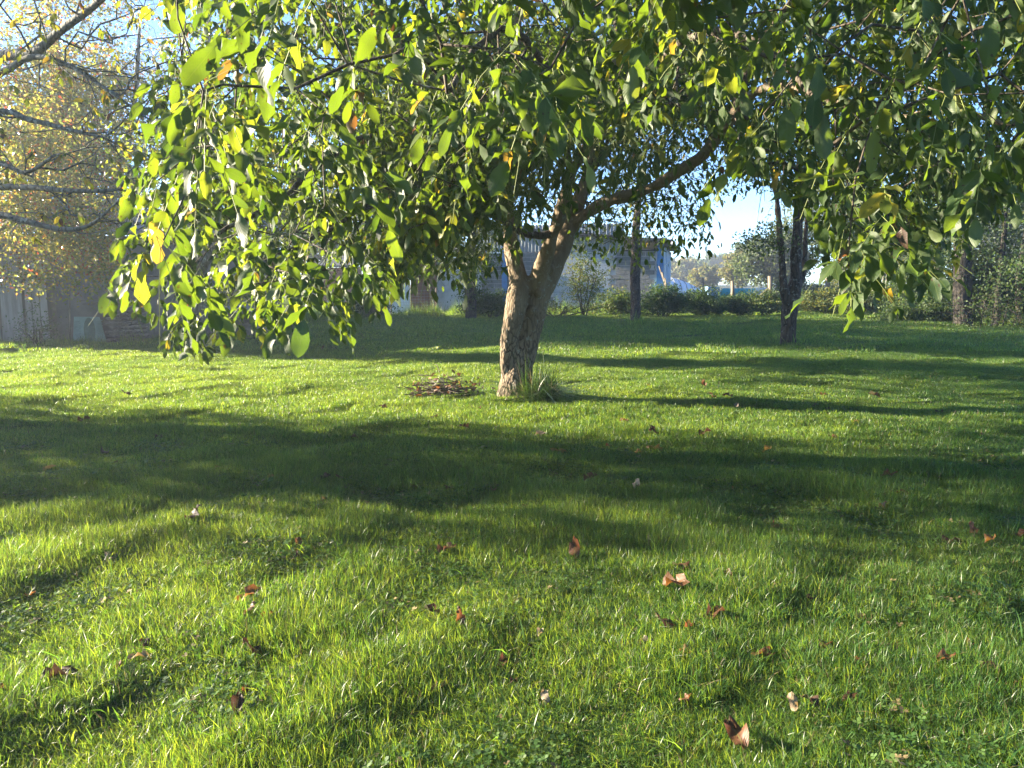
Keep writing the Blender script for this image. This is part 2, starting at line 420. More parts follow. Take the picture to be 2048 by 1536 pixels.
def fused(name, tubes, voxel=.015, disp=None, smooth=3, sides=20):
    """tubes fused into one skin"""
    mb = MB()
    for pts, rr in tubes: mb.tube(pts, rr, sides)
    me = mb.mesh('tmp'); o = bpy.data.objects.new('tmp', me); COL.objects.link(o)
    md = o.modifiers.new('r', 'REMESH'); md.mode = 'VOXEL'; md.voxel_size = voxel
    if smooth: ms = o.modifiers.new('s', 'SMOOTH'); ms.iterations = smooth; ms.factor = .5
    dg = bpy.context.evaluated_depsgraph_get(); ev = o.evaluated_get(dg)
    out = bpy.data.meshes.new_from_object(ev); out.name = name
    bpy.data.objects.remove(o); bpy.data.meshes.remove(me)
    if disp:
        out.update(); n = len(out.vertices)
        co = np.zeros(n * 3, np.float32); out.vertices.foreach_get('co', co); co = co.reshape(-1, 3)
        no = np.array([v.normal for v in out.vertices]); dd = np.array([disp(c) for c in co])
        co = co + no * dd[:, None]; out.vertices.foreach_set('co', co.ravel().astype(np.float32)); out.update()
    out.polygons.foreach_set("use_smooth", np.ones(len(out.polygons), bool))
    return out

def in_poly(x, y, poly):
    poly = np.asarray(poly, float); c = np.zeros(len(x), bool); j = len(poly) - 1
    for i in range(len(poly)):
        xi, yi = poly[i]; xj, yj = poly[j]
        hit = ((yi > y) != (yj > y)) & (x < (xj - xi) * (y - yi) / ((yj - yi) if yj != yi else 1e-9) + xi)
        c ^= hit; j = i
    return c

# ------------------------------------------------------------------ ground
def build_ground():
    xs = np.unique(np.concatenate([np.linspace(-250, -30, 25), np.linspace(-30, -12, 46), np.linspace(-12, 12, 201), np.linspace(12, 30, 46), np.linspace(30, 250, 25)]))
    ys = np.unique(np.concatenate([np.linspace(-60, -2, 15), np.linspace(-2, 20, 180), np.linspace(20, 50, 90), np.linspace(50, 245, 40)]))
    X, Y = np.meshgrid(xs, ys); Z = hgt(X, Y) * np.where(np.abs(X) > 60, .3, 1)
    V = np.stack([X, Y, Z], -1).reshape(-1, 3); c = len(xs)
    i = np.arange(len(ys) - 1)[:, None] * c; j = np.arange(c - 1)[None]
    Q = np.stack([i + j, i + j + 1, i + c + j + 1, i + c + j], -1).reshape(-1, 4)
    link('ground', mesh_np('ground', V, [Q]), M['soil'], kind='structure')
build_ground()

def blades(n, size, h, w_, seg, lean=.9, hvar=.5, gauss=True, sag=.25):
    """n grass blades in a patch"""
    if gauss:
        rr = size * np.sqrt(rng.random(n)) * (1 + .0 * rng.random(n)); th = rng.random(n) * 2 * np.pi
        x = rr * np.cos(th); y = rr * np.sin(th)
    hh = h * np.clip(rng.normal(1, hvar, n), .35, 2.0); ww = w_ * rng.uniform(.6, 1.3, n)
    clump = np.sin(x * 21 / size * .5 + 2) * np.sin(y * 17 / size * .5); hh *= 1 + .2 * clump
    a = rng.random(n) * 2 * np.pi; ln = np.abs(rng.normal(0, lean, n)) + .08
    a = a + .6 * np.sin(x / size * 5)
    dx = np.cos(a); dy = np.sin(a); f = rng.random(n) * 2 * np.pi; px = np.cos(f); py = np.sin(f)
    V = []
    for s in range(seg + 1):
        t = s / seg; hz = hh * (t - sag * np.minimum(ln, 1) * t * t); off = hh * ln * t ** 1.8 * .9
        wd = ww * (1 - t ** 2.2) * .5
        cx = x + dx * off; cy = y + dy * off
        if s < seg:
            V += [np.stack([cx - px * wd, cy - py * wd, hz], -1), np.stack([cx + px * wd, cy + py * wd, hz], -1)]
        else: V += [np.stack([cx, cy, hz], -1)]
    k = 2 * seg + 1; V = np.stack(V, 1).reshape(-1, 3)
    base = (np.arange(n) * k)[:, None]
    Q = np.concatenate([base + np.array([2*s, 2*s+1, 2*s+3, 2*s+2])[None] for s in range(seg - 1)]) if seg > 1 else np.zeros((0, 4), int)
    T = base + np.array([2*seg-2, 2*seg-1, 2*seg])[None]
    return V, Q, T, np.repeat(rng.random(n), k)
def clover_patch(n, size):
    V = []; Q = []; T = []; tint = []; m = 0
    for _ in range(n):
        r = size * math.sqrt(random.random()); th = random.random() * 6.283; c = np.array([r * math.cos(th), r * math.sin(th), random.uniform(.025, .05)])
        a0 = random.random() * 6.28; s = random.uniform(.008, .015); tn = random.random()
        tilt = np.array([random.gauss(0, .3), random.gauss(0, .3)])
        for k in range(3):
            a = a0 + k * 2.094; d = np.array([math.cos(a), math.sin(a)]); p = np.array([-d[1], d[0]])
            for (f, g) in ((0, 0), (.55, .5), (1.05, .36), (1.05, -.36), (.55, -.5)):
                q = d * f * s + p * g * s; V.append([c[0] + q[0], c[1] + q[1], c[2] + q @ tilt + f * s * .2]); tint.append(tn)
            Q.append([m, m + 1, m + 2, m + 3]); T.append([m, m + 3, m + 4]); m += 5
        V += [[c[0] - .0008, c[1], 0], [c[0] + .0008, c[1], 0], c]; tint += [tn] * 3; T.append([m, m + 1, m + 2]); m += 3
    return np.array(V), np.array(Q), np.array(T), np.array(tint)

def scatter_stuff(name, variants, mat, pts, scl, rotz, label, cat='grass', lift=0):
    """one object: points carrying instanced patches through geometry nodes"""
    colx = bpy.data.collections.new(name + '_patches')
    for i, (V, Q, T, tn) in enumerate(variants):
        me = mesh_np('%s_patch' % name, V, [Q, T], attrs={'tint': tn}); me.materials.append(mat)
        colx.objects.link(bpy.data.objects.new('%s_patch' % name, me))
    me = bpy.data.meshes.new(name); me.vertices.add(len(pts)); me.vertices.foreach_set('co', np.asarray(pts, np.float32).ravel())
    rx = np.zeros((len(pts), 3), np.float32)
    e = .1
    gx = (hgt(pts[:, 0] + e, pts[:, 1]) - hgt(pts[:, 0] - e, pts[:, 1])) / (2 * e); gy = (hgt(pts[:, 0], pts[:, 1] + e) - hgt(pts[:, 0], pts[:, 1] - e)) / (2 * e)
    for i in range(len(pts)):
        nrm = Vector((-gx[i], -gy[i], 1)).normalized()
        q = nrm.to_track_quat('Z', 'Y').to_matrix() @ Matrix.Rotation(rotz[i], 3, 'Z')
        rx[i] = q.to_euler()
    a = me.attributes.new('rot', 'FLOAT_VECTOR', 'POINT'); a.data.foreach_set('vector', rx.ravel())
    a = me.attributes.new('scl', 'FLOAT_VECTOR', 'POINT'); a.data.foreach_set('vector', np.asarray(scl, np.float32).ravel())
    me.update()
    o = link(name, me, None, label=label, cat=None, kind='stuff')
    g = bpy.data.node_groups.new(name, 'GeometryNodeTree')
    g.interface.new_socket('Geometry', in_out='INPUT', socket_type='NodeSocketGeometry')
    g.interface.new_socket('Geometry', in_out='OUTPUT', socket_type='NodeSocketGeometry')
    ni = g.nodes.new('NodeGroupInput'); no = g.nodes.new('NodeGroupOutput')
    ci = g.nodes.new('GeometryNodeCollectionInfo'); ci.inputs['Collection'].default_value = colx; ci.inputs['Separate Children'].default_value = True
    ip = g.nodes.new('GeometryNodeInstanceOnPoints'); ip.inputs['Pick Instance'].default_value = True
    ar = g.nodes.new('GeometryNodeInputNamedAttribute'); ar.data_type = 'FLOAT_VECTOR'; ar.inputs['Name'].default_value = 'rot'
    as_ = g.nodes.new('GeometryNodeInputNamedAttribute'); as_.data_type = 'FLOAT_VECTOR'; as_.inputs['Name'].default_value = 'scl'
    er = g.nodes.new('FunctionNodeEulerToRotation')
    g.links.new(ni.outputs[0], ip.inputs['Points']); g.links.new(ci.outputs[0], ip.inputs['Instance'])
    g.links.new(ar.outputs[0], er.inputs[0]); g.links.new(er.outputs[0], ip.inputs['Rotation'])
    g.links.new(as_.outputs[0], ip.inputs['Scale']); g.links.new(ip.outputs[0], no.inputs[0])
    md = o.modifiers.new('scatter', 'NODES'); md.node_group = g
    return o
def spots(y0, y1, gap, side=1.0, lo=None):
    """jittered grid of patch centres in the wedge the lawn shows"""
    pts = []
    y = y0
    while y < y1:
        half = side + .75 * y
        for x in np.arange(-half, half, gap): pts.append((x + random.uniform(-.5, .5) * gap, y + random.uniform(-.5, .5) * gap))
        y += gap
    p = np.array(pts); return np.column_stack([p, hgt(p[:, 0], p[:, 1])])
def hnoise(p, s, off=0): return np.array([mnoise.noise(Vector((a[0] * s + off, a[1] * s, 3.3 + off))) for a in p])

def lawn():
    near = [blades(1900, .22, .036, .0030, 3) for _ in range(6)]
    p = spots(.9, 6.6, .16); k = 1 + 1.1 * hnoise(p, 1.5) + .9 * hnoise(p, 4.0, 9); k = np.clip(k * 1.05, .35, 2.2)
    sc = np.column_stack([np.full(len(p), 1.)] * 2 + [k * 1.0])
    scatter_stuff('lawn_grass', near, M['grass'], p, sc, rng.random(len(p)) * 6.28, 'short uneven green lawn grass in the foreground')
    mid = [blades(3600, .5, .036, .0050, 2) for _ in range(5)]
    p = spots(6.3, 17, .40, 1.5); k = np.clip(1 + .7 * hnoise(p, 1.1, 5), .5, 1.7)
    scatter_stuff('lawn_grass', mid, M['grass'], p, np.column_stack([np.ones(len(p))] * 2 + [k]), rng.random(len(p)) * 6.28, 'sunlit lawn grass around the walnut trunk')
    far = [blades(3600, 1.4, .05, .012, 2) for _ in range(4)]
    p = spots(16.5, 37, 1.1, 2); k = np.clip(1 + .6 * hnoise(p, .5, 5), .6, 1.6)
    scatter_stuff('lawn_grass', far, M['grass'], p, np.column_stack([np.ones(len(p))] * 2 + [k]), rng.random(len(p)) * 6.28, 'shaded dewy lawn grass at the back')
    vf = [blades(1600, 2.6, .12, .04, 2) for _ in range(3)]
    p = spots(37, 90, 2.6, 2); p[:, 2] = hgt(p[:, 0], p[:, 1])
    scatter_stuff('meadow_grass', vf, M['grass'], p, np.ones((len(p), 3)), rng.random(len(p)) * 6.28, 'rough meadow grass beyond the lawn')
    # tall weeds and coarse tufts along the far edge of the lawn
    tall = [blades(260, .35, .42, .012, 3, lean=.35) for _ in range(4)]
    pts = []
    for px in np.arange(560, 2100, 9):
        py = np.interp(px, [560, 900, 1200, 1400, 1600, 1800, 1900, 2048, 2100], [645, 634, 632, 622, 618, 612, 640, 655, 660]) + random.uniform(-5, 3)
        g = G(px, py); pts.append(g)
    for px in np.arange(-40, 560, 14):
        g = G(px, np.interp(px, [0, 120, 400, 560], [698, 700, 680, 664]) + random.uniform(-6, 2)); pts.append(g)
    p = np.array(pts); s = rng.uniform(.4, 1.1, len(p)) * np.where(p[:, 1] < 22, .5, 1)
    scatter_stuff('weeds', tall, M['grass'], p, np.column_stack([s, s, s]), rng.random(len(p)) * 6.28, 'tall rough grass along the edge of the lawn')
    cl = [clover_patch(55, .18) for _ in range(4)]
    p = spots(1.8, 7.0, .2); nz = hnoise(p, 1.1, 30) + .5 * hnoise(p, 3, 11); p = p[(nz > -.02)]
    p[:, 2] += .006
    scatter_stuff('clover', cl, M['clover'], p, np.ones((len(p), 3)), rng.random(len(p)) * 6.28, 'clover patches among the foreground grass')
    big = [blades(16, .10, .085, .0065, 4, lean=.7) for _ in range(4)]
    p = spots(1.6, 6.5, .33); p = p[hnoise(p, 2.2, 50) > .12]
    scatter_stuff('lawn_grass', big, M['grass'], p, np.ones((len(p), 3)), rng.random(len(p)) * 6.28, 'coarse taller grass blades in the foreground')
lawn()

# ------------------------------------------------------------------ the walnut tree
T0 = 9.9
def pts3(lst):   # (px,py,Y,r)
    return np.array([P(a, b, c) for a, b, c, _ in lst]), np.array([l[3] for l in lst])
trunkA = pts3([(1027, 830, 9.80, .34), (1027, 806, 9.80, .285), (1029, 785, 9.8, .236), (1035, 740, 9.85, .207), (1046, 690, 9.92, .19), (1060, 640, 9.95, .18), (1070, 596, 9.95, .188), (1092, 556, 10.0, .175),
               (1116, 510, 10.1, .130), (1138, 460, 10.2, .105), (1155, 410, 10.3, .092), (1175, 340, 10.4, .08), (1200, 260, 10.5, .095), (1222, 160, 10.6, .08), (1235, 40, 10.8, .06), (1250, -140, 11, .04)])
leftS = pts3([(1016, 800, 9.78, .06), (1014, 760, 9.78, .085), (1016, 715, 9.74, .095), (1024, 655, 9.68, .115), (1034, 600, 9.70, .13), (1038, 565, 9.8, .13), (1028, 520, 9.85, .105), (1020, 460, 9.9, .09), (1013, 390, 9.9, .085), (1012, 310, 9.9, .085), (1022, 200, 9.8, .07), (1035, 60, 9.6, .05), (1050, -90, 9.4, .035)])
frontS = pts3([(1068, 580, 9.85, .12), (1080, 545, 9.75, .115), (1096, 500, 9.65, .095), (1106, 470, 9.6, .08), (1116, 440, 9.5, .072), (1130, 395, 9.4, .062), (1138, 360, 9.3, .058), (1162, 310, 9.2, .055), (1196, 262, 9.0, .05), (1232, 205, 8.8, .043), (1260, 120, 8.5, .036), (1300, 20, 8.1, .028), (1330, -80, 7.8, .02)])
rightS = pts3([(1140, 460, 10.2, .085), (1175, 425, 10.1, .076), (1222, 400, 10.0, .074), (1268, 388, 9.9, .075), (1310, 372, 9.8, .072), (1360, 340, 9.6, .064), (1410, 305, 9.4, .068), (1455, 250, 9.1, .06), (1490, 200, 8.8, .055), (1560, 170, 8.3, .045), (1680, 205, 7.6, .038), (1800, 235, 7.0, .03), (1900, 215, 6.6, .022), (2010, 250, 6.2, .015)])
rightB = pts3([(1470, 232, 9.0, .05), (1500, 120, 8.7, .045), (1570, 20, 8.3, .038), (1640, -60, 7.8, .028)])
leftB = pts3([(1108, 468, 9.6, .05), (1060, 470, 9.4, .042), (1020, 452, 9.1, .036), (985, 430, 8.7, .03), (930, 400, 8.1, .026), (850, 380, 7.2, .022), (740, 410, 6.2, .018), (640, 470, 5.2, .014), (520, 525, 4.5, .010)])
leftC = pts3([(1012, 330, 9.9, .06), (950, 270, 9.2, .05), (860, 240, 8.2, .042), (760, 260, 7.2, .034), (650, 320, 6.2, .026), (560, 400, 5.2, .018), (430, 470, 4.5, .012)])
leftD = pts3([(1015, 250, 9.85, .055), (900, 130, 9.6, .045), (760, 60, 9.2, .036), (620, 60, 8.6, .028), (480, 130, 8.0, .02)])
frontB = pts3([(1140, 355, 9.3, .045), (1120, 230, 8.2, .04), (1080, 120, 7.0, .032), (1020, 60, 5.8, .026), (960, 90, 4.8, .018), (900, 180, 4.0, .012)])
frontC = pts3([(1232, 205, 8.8, .04), (1330, 110, 7.4, .034), (1420, 60, 6.0, .028), (1520, 90, 4.8, .02), (1640, 200, 4.0, .012)])
backB = pts3([(1160, 400, 10.3, .08), (1190, 330, 11.5, .06), (1250, 280, 12.8, .045), (1320, 300, 14, .03)])
backC = pts3([(1012, 330, 9.9, .06), (940, 300, 11.4, .05), (860, 290, 12.8, .035), (760, 320, 14, .025)])
limbs = [leftB, leftC, leftD, frontB, frontC, backB, backC, rightB]
allp = {k: smooth_path(*v, 5) for k, v in dict(A=trunkA, L=leftS, F=frontS, R=rightS, RB=rightB, LB=leftB, LC=leftC, LD=leftD, FB=frontB, FC=frontC, BB=backB, BC=backC).items()}

def bark_disp(c):
    v = Vector((c[0], c[1], c[2]))
    d = .028 * mnoise.noise(v * 2.6) + .011 * mnoise.noise(Vector((v.x * 9, v.y * 9, v.z * 4)))
    low = max(0, min(1, (1.75 - v.z) / .8))
    if low > 0:
        f = mnoise.voronoi(Vector((v.x * 22 + .6 * mnoise.noise(v * 7), v.y * 22, v.z * 7)))[0]
        d += low * .022 * (min(.35, f[1] - f[0]) - .2)
    # basal flare lobes and rings on the limbs
    d += .035 * max(0, .45 - v.z) * math.sin(math.atan2(v.y - 9.8, v.x - .03) * 5 + 1)
    d += .004 * mnoise.noise(Vector((v.x * 5, v.y * 5, v.z * 40)))
    return d
walnut = empty('walnut_tree', (0.03, 9.8, .1), 'large walnut tree with a leaning forked trunk in the middle of the lawn', 'tree')
tub = [allp['A'], allp['L'], allp['F'], allp['R']]
# knot lumps and pruned stubs
kn = [((1078, 585), 9.73, .055), ((1066, 620), 9.72, .05), ((1014, 672), 9.72, .045), ((1100, 540), 9.82, .07)]
for (a, b), Y, r in kn:
    c = P(a, b, Y); tub.append((np.array([c + [0, -.04, 0], c, c + [0, .1, 0]]), np.array([r * .6, r, r])))
trunk = link('trunk', fused('trunk', [(t[0], t[1]) for t in tub], .0135, bark_disp, 1, 24), M['walnut_bark'], walnut)

polyN = [(345, -2500), (330, 0), (300, 180), (245, 330), (255, 430), (205, 560), (215, 610), (290, 660), (350, 690), (430, 690), (465, 640), (560, 650), (640, 690), (715, 690), (735, 620), (790, 600), (800, 540), (860, 470), (1000, 380),
         (1010, 330), (1100, 290), (1180, 210), (1300, 220), (1400, 200), (1500, 330), (1580, 370), (1640, 430), (1690, 560), (1750, 610), (1830, 580), (1900, 520), (1950, 440), (2048, 370), (2700, 420), (2700, -2500)]
polyF = [(480, -2500), (350, 0), (330, 200), (340, 400), (480, 560), (700, 540), (860, 530), (990, 470), (1000, 440), (1100, 440), (1170, 470), (1210, 480), (1330, 480), (1435, 450), (1400, 400), (1450, 330), (1560, 390), (1650, 450), (1850, 510), (1950, 440), (2048, 370), (2700, 300), (2700, -2500)]
def sample_crown(n):
    out = []
    while sum(len(o) for o in out) < n:
        k = 60000
        X = rng.uniform(-6.5, 8.5, k); Y = rng.uniform(2.3, 16, k); Z = rng.uniform(1.0, 8.0, k)
        e = ((X - .9) / 7.3) ** 2 + ((Y - 8.9) / 6.9) ** 2
        top = 8.0 - 3.8 * e
        ok = (e < 1) & (Z < top)
        V = np.stack([X, Y, Z], 1)
        u, v = proj(V)
        a = in_poly(u, v + 230 / Y, polyN); b = in_poly(u, v + 90 / Y, polyF)
        s = np.clip((Y - 5) / 2.0, 0, 1)
        ok &= np.where(rng.random(k) < s, b, a)
        dist = np.linalg.norm(V - [0, 0, CAM_H], axis=1); ok &= dist > 2.35
        # keep the fork and the big right limb readable
        Wy = Y < 9.6
        ok &= ~(Wy & (u > 1050) & (u < 1200) & (v > 440)) & ~(Wy & (u > 1205) & (u < 1475) & (np.abs(v - np.interp(u, [1205, 1290, 1360, 1475], [405, 382, 340, 225])) < 34))
        # sky window
        ok &= ~((u > 1420) & (u < 1482) & (v > 345)) & ~((rng.random(k) < .3) & (u > 1380) & (u < 1480) & (v > 280))
        # less dense inside, denser on the shell
        ok &= ~((Y > 7.8) & (X < 1.5) & (Z < 3.3) & (rng.random(k) < .75))
        shell = np.clip(.18 + .9 * e + .35 * (Z > top - 1.0), 0, 1)
        ok &= rng.random(k) < shell
        ok &= rng.random(k) < np.where(v < -120, .4, 1); ok &= rng.random(k) < np.where((Y < 6.5) & (u < 800), .62, 1)
        out.append(V[ok])
    return np.concatenate(out)[:n]
tips = sample_crown(4050)
def behind(n):
    k = n * 12; X = rng.uniform(-4.5, 5.5, k); Y = rng.uniform(9.9, 15, k); Z = rng.uniform(1.6, 6.5, k); V = np.stack([X, Y, Z], 1); u, v = proj(V)
    ok = in_poly(u, v - 14, polyF) & ((u < 1440) | (rng.random(k) < .4)) & ~((u > 1440) & (u < 1485) & (v > 370)) & (v > 60) & (u > 760) & (u < 1500) & ~((X < 0) & (Z < 2.6) & (rng.random(k) < .6))
    return V[ok][:n]
def front(n):
    k = n * 40; X = rng.uniform(-3, 3.5, k); Y = rng.uniform(5.5, 9.6, k); Z = rng.uniform(1.6, 4.5, k); V = np.stack([X, Y, Z], 1); u, v = proj(V)
    ok = in_poly(u, v, [(760, 200), (760, 520), (840, 535), (960, 510), (1040, 490), (1050, 400), (1090, 380), (1200, 330), (1330, 300), (1400, 250), (1400, 200)])
    return V[ok][:n]
tips = np.concatenate([tips, behind(2000), front(800)])
init = [allp[k] for k in allp]
A, PA, n0, tdir, B = grow(init, tips, bias=.16, step=.28, jit=.07, rise=.05)
r = radii(A, PA, n0, .0030, 2.5, .045)
thick = fused('limb', [(allp[k][0], allp[k][1]) for k in ('LB', 'LC', 'LD', 'FB', 'FC', 'BB', 'BC', 'RB')], .012, None, 1, 10) if False else None
for k in ('LB', 'LC', 'LD', 'FB', 'FC', 'BB', 'BC', 'RB'):
    p, q = allp[k]; V, Q, T = sweep(p + rng.normal(0, .006, p.shape), q, 10)
    link('limb', mesh_np('limb', V, [Q, T]), M['twig'], walnut)
_u, _v = proj(A); _bad = (A[:, 1] < 9) & ~in_poly(_u, _v - 25, polyN) & (_v > 0) & (_u < 1400); _bad[:n0] = False; PA = np.where(_bad, -1, PA)
tw = link('twigs', twig_mesh('twigs', A, PA, n0, r, 4), M['twig'], walnut, kind='stuff')

def compound(tips, tdir, per=4, centre=(.9, 8.9), lsize=(.072, .132), tint_f=None, rach=.26, droop=.72):
    """walnut compound leaves -> arrays of leaflet pos, dir, normal, size, tint ; and rachis segments"""
    n = len(tips) * per
    o = np.repeat(tips, per, 0) + rng.normal(0, .02, (n, 3)); td = np.repeat(tdir, per, 0)
    a = rng.random(n) * 2 * np.pi
    d = unit(td * .7 + np.stack([np.cos(a), np.sin(a), np.zeros(n)], 1) * .9 + np.array([0, 0, -.25]) + rng.normal(0, .25, (n, 3)))
    rl = rach * rng.uniform(.7, 1.25, n); dr = droop * rng.uniform(.4, 1.4, n)
    tcomp = rng.random(n)
    pos, dirs, nr, sz, tn = [], [], [], [], []; rs = []
    def rp(t): return o + d * (rl * t)[:, None] + np.stack([np.zeros(n), np.zeros(n), -dr * rl * t * t * .6], 1)
    for j, t in enumerate((.36, .62, .86)):
        tt = np.full(n, t); p = rp(tt); tan = unit(rp(tt + .05) - rp(tt - .05))
        side = unit(np.cross(tan, [0, 0, 1.]))
        for s in (-1, 1):
            keep = rng.random(n) < (.92 if j else .7)
            di = unit(tan * .55 + side * s * .85 + np.array([0, 0, -.75]) * dr[:, None] * .9 + rng.normal(0, .28, (n, 3)))
            no = unit(np.array([0, 0, 1.]) + side * s * .5 + tan * .4 + rng.normal(0, .55, (n, 3)))
            pos.append(p[keep]); dirs.append(di[keep]); nr.append(no[keep]); sz.append((rng.uniform(lsize[0] * .75, lsize[1], n) * (.72 + .18 * j))[keep]); tn.append(tcomp[keep])
    tt = np.ones(n); p = rp(tt); tan = unit(rp(tt) - rp(tt - .1))
    di = unit(tan + np.array([0, 0, -.6]) * dr[:, None] + rng.normal(0, .12, (n, 3)))
    no = unit(np.array([0, 0, 1.]) + rng.normal(0, .5, (n, 3)) - .2 * tan)
    pos.append(p); dirs.append(di); nr.append(no); sz.append(rng.uniform(*lsize, n) * 1.1); tn.append(tcomp)
    R = (o, rp(tt * .5), rp(tt * 1.0))
    return np.concatenate(pos), np.concatenate(dirs), np.concatenate(nr), np.concatenate(sz), np.concatenate(tn), R
pos, dirs, nrm, sz, tc, R = compound(tips, tdir, per=4)
nL = len(pos)
# colour: mostly green, some yellow, few brown
u = rng.random(nL)
tint = np.clip(rng.normal(.30, .15, nL), 0, .62)
sel = tc > .95; tint[sel] = rng.uniform(.6, .84, sel.sum())
sel = (u > .985); tint[sel] = rng.uniform(.85, 1.0, sel.sum())
pu, pv = proj(pos); dist = np.linalg.norm(pos - [0, 0, CAM_H], axis=1)
keepmask = ~((pu > 1048) & (pu < 1190) & (pv > 430) & (pos[:, 1] < 9.7)) & (dist > 1.9) & ~((pu < 330) & (pv > 640) & (pos[:, 1] < 6)) & ~((pu < 195) & (pos[:, 1] < 12)) & (in_poly(pu, pv - 25, polyN) | (rng.random(nL) < .12))
pos, dirs, nrm, sz, tint, dist, pu, pv = [a[keepmask] for a in (pos, dirs, nrm, sz, tint, dist, pu, pv)]
nL = len(pos)
inview = (pu > -20) & (pu < 2068) & (pv > -20) & (pv < 1536)
score = np.where(inview, sz / dist, 0)
order = np.argsort(-score); big = order[:300]; rest = order[300:]
sz = np.where(pv < -120, sz * 1.6, sz)
curl = rng.uniform(.3, 2.0, nL); widf = rng.uniform(.8, 1.15, nL)
near = rest[dist[rest] < 6.0]; midr = rest[(dist[rest] >= 6.0) & (dist[rest] < 10.5)]; farr = rest[dist[rest] >= 10.5]
tN = [leaf_template(6, 3, wave=.25, seed=i) for i in range(3)]
tF = leaf_template(4, 2, wid=.22); tM = leaf_template(4, 3, wid=.225)
cl = [leaf_cloud(tN[i], *[a[near[i::3]] for a in (pos, dirs, nrm, sz, tint, curl, widf)]) for i in range(3)]
cl.append(leaf_cloud(tM, *[a[midr] for a in (pos, dirs, nrm, sz, tint, curl, widf)]))
cl.append(leaf_cloud(tF, *[a[farr] for a in (pos, dirs, nrm, sz, tint, curl, widf)]))
link('foliage', join_clouds('foliage', cl), M['walnut_leaf'], walnut, kind='stuff')
variants = []
for k in range(14):
    V, Q, uv = leaf_template(7, 5, wave=.3, seed=40 + k, droop=(-.05, .15, .3)[k % 3], fold=(.2, .45)[k % 2])
    tt = (.12, .2, .28, .33, .4, .45, .25, .3, .5, .62, .72, .8, .9, .18)[k]
    variants.append((tt, mesh_np('leaf', V, [Q], uv=uv, attrs={'tint': np.full(len(V), tt)})))
for _, me in variants: me.materials.append(M['walnut_leaf'])
vt = np.array([v[0] for v in variants])
for i in big:
    c = np.argsort(np.abs(vt - tint[i]))[:4]; k = int(c[rng.integers(0, 4)]) if tint[i] < .6 else int(c[0])
    o = link('leaf', variants[k][1], None, walnut)
    y = Vector(dirs[i]).normalized(); z = Vector(nrm[i]); z = (z - y * z.dot(y)).normalized(); x = y.cross(z)
    s = sz[i]; m = Matrix((x * s * widf[i], y * s, z * s * max(.5, curl[i] * .8))).transposed().to_4x4(); m.translation = Vector(pos[i]); o.matrix_basis = m
# leaf stalks
o_, mdl, en = R
dd = np.linalg.norm(o_ - [0, 0, CAM_H], axis=1); k = dd < 9
k &= ~((proj(en)[0] > 1048) & (proj(en)[0] < 1190) & (proj(en)[1] > 430) & (en[:, 1] < 9.7))
AA = np.concatenate([o_[k], mdl[k], en[k]]); m_ = k.sum(); PP = np.concatenate([np.full(m_, -1), np.arange(m_), np.arange(m_) + m_])
link('leaf_stalks', twig_mesh('leaf_stalks', AA, PP, 0, np.full(3 * m_, .0016), 3), M['rachis'], walnut, kind='stuff')

# ------------------------------------------------------------------ generic broadleaf tree / bush
def crown_points(n, c, rads, low=-1, clump=0.6, seed=0):
    c = np.asarray(c, float); rads = np.asarray(rads, float)
    v = unit(rng.normal(0, 1, (n * 3, 3))) * (rng.random((n * 3, 1)) ** .45)
    nz = np.array([mnoise.noise(Vector(q * 2.1 + seed)) for q in v])
    rr = np.linalg.norm(v, axis=1)
    v = v[(rr < .78 + clump * nz) & (v[:, 2] > low)][:n]
    return c + v * rads
def leaves_at(tips, per, spread, size, tint_m, tint_s, templ, up=.5, dist_z=.7):
    n = len(tips) * per
    p = np.repeat(tips, per, 0) + rng.normal(0, 1, (n, 3)) * np.array([spread, spread, spread * dist_z])
    d = unit(rng.normal(0, 1, (n, 3)) + [0, 0, -.3]); no = unit(rng.normal(0, .7, (n, 3)) + [0, 0, up])
    t = np.clip(np.repeat(rng.normal(tint_m, tint_s * .6, len(tips)), per) + rng.normal(0, tint_s, n), 0, 1)
    return leaf_cloud(templ, p, d, no, rng.uniform(.7, 1.3, n) * size, t)
TQ = leaf_template(3, 3, wid=.34, fold=.3, droop=.15, tip=.9)
TQ2 = (np.array([[-.3, .3, 0], [0, 0, 0], [.3, .3, .06], [0, 1., -.1]]), np.array([[1, 2, 3, 0]]), np.array([[-1, .4], [0, 0], [1, .4], [0, 1]], float))
def tree(name, label, stems, crowns, bark, leafm, per=8, spread=.22, size=.09, tint=(.4, .15), cat='tree', templ=None, sides=6, bias=.2, tipr=.005, group=None, twig=None, rmax=.08, fuse=None, tw_sides=3, rise=0.):
    """stems: list of (points, radii); crowns: list of tip arrays"""
    root = empty(name, stems[0][0][0], label, cat, group)
    if fuse: tm = fused('trunk', stems, fuse, lambda c: .02 * mnoise.noise(Vector(c) * 4) + .012 * mnoise.noise(Vector((c[0] * 14, c[1] * 14, c[2] * 5))), 1, 14)
    else:
        mb = MB()
        for p, q in stems: mb.tube(p, q, sides)
        tm = mb.mesh('trunk', True)
    link('trunk', tm, bark, root)
    tp = np.concatenate(crowns)
    A, PA, n0, td, B = grow(stems, tp, bias=bias, step=.45, jit=.08, rise=rise)
    rr = radii(A, PA, n0, tipr, 2.4, rmax)
    link('branches', twig_mesh('branches', A, PA, n0, rr, tw_sides), twig or bark, root, kind='stuff')
    if per:
        c = leaves_at(tp, per, spread, size, tint[0], tint[1], templ or TQ2)
        link('crown', join_clouds('crown', [c]), leafm, root, kind='stuff')
    return root
def stem(lst, k=4): return smooth_path(*pts3(lst), k)
def stemw(lst, k=4):
    a = np.array(lst, float); return smooth_path(a[:, :3], a[:, 3], k)

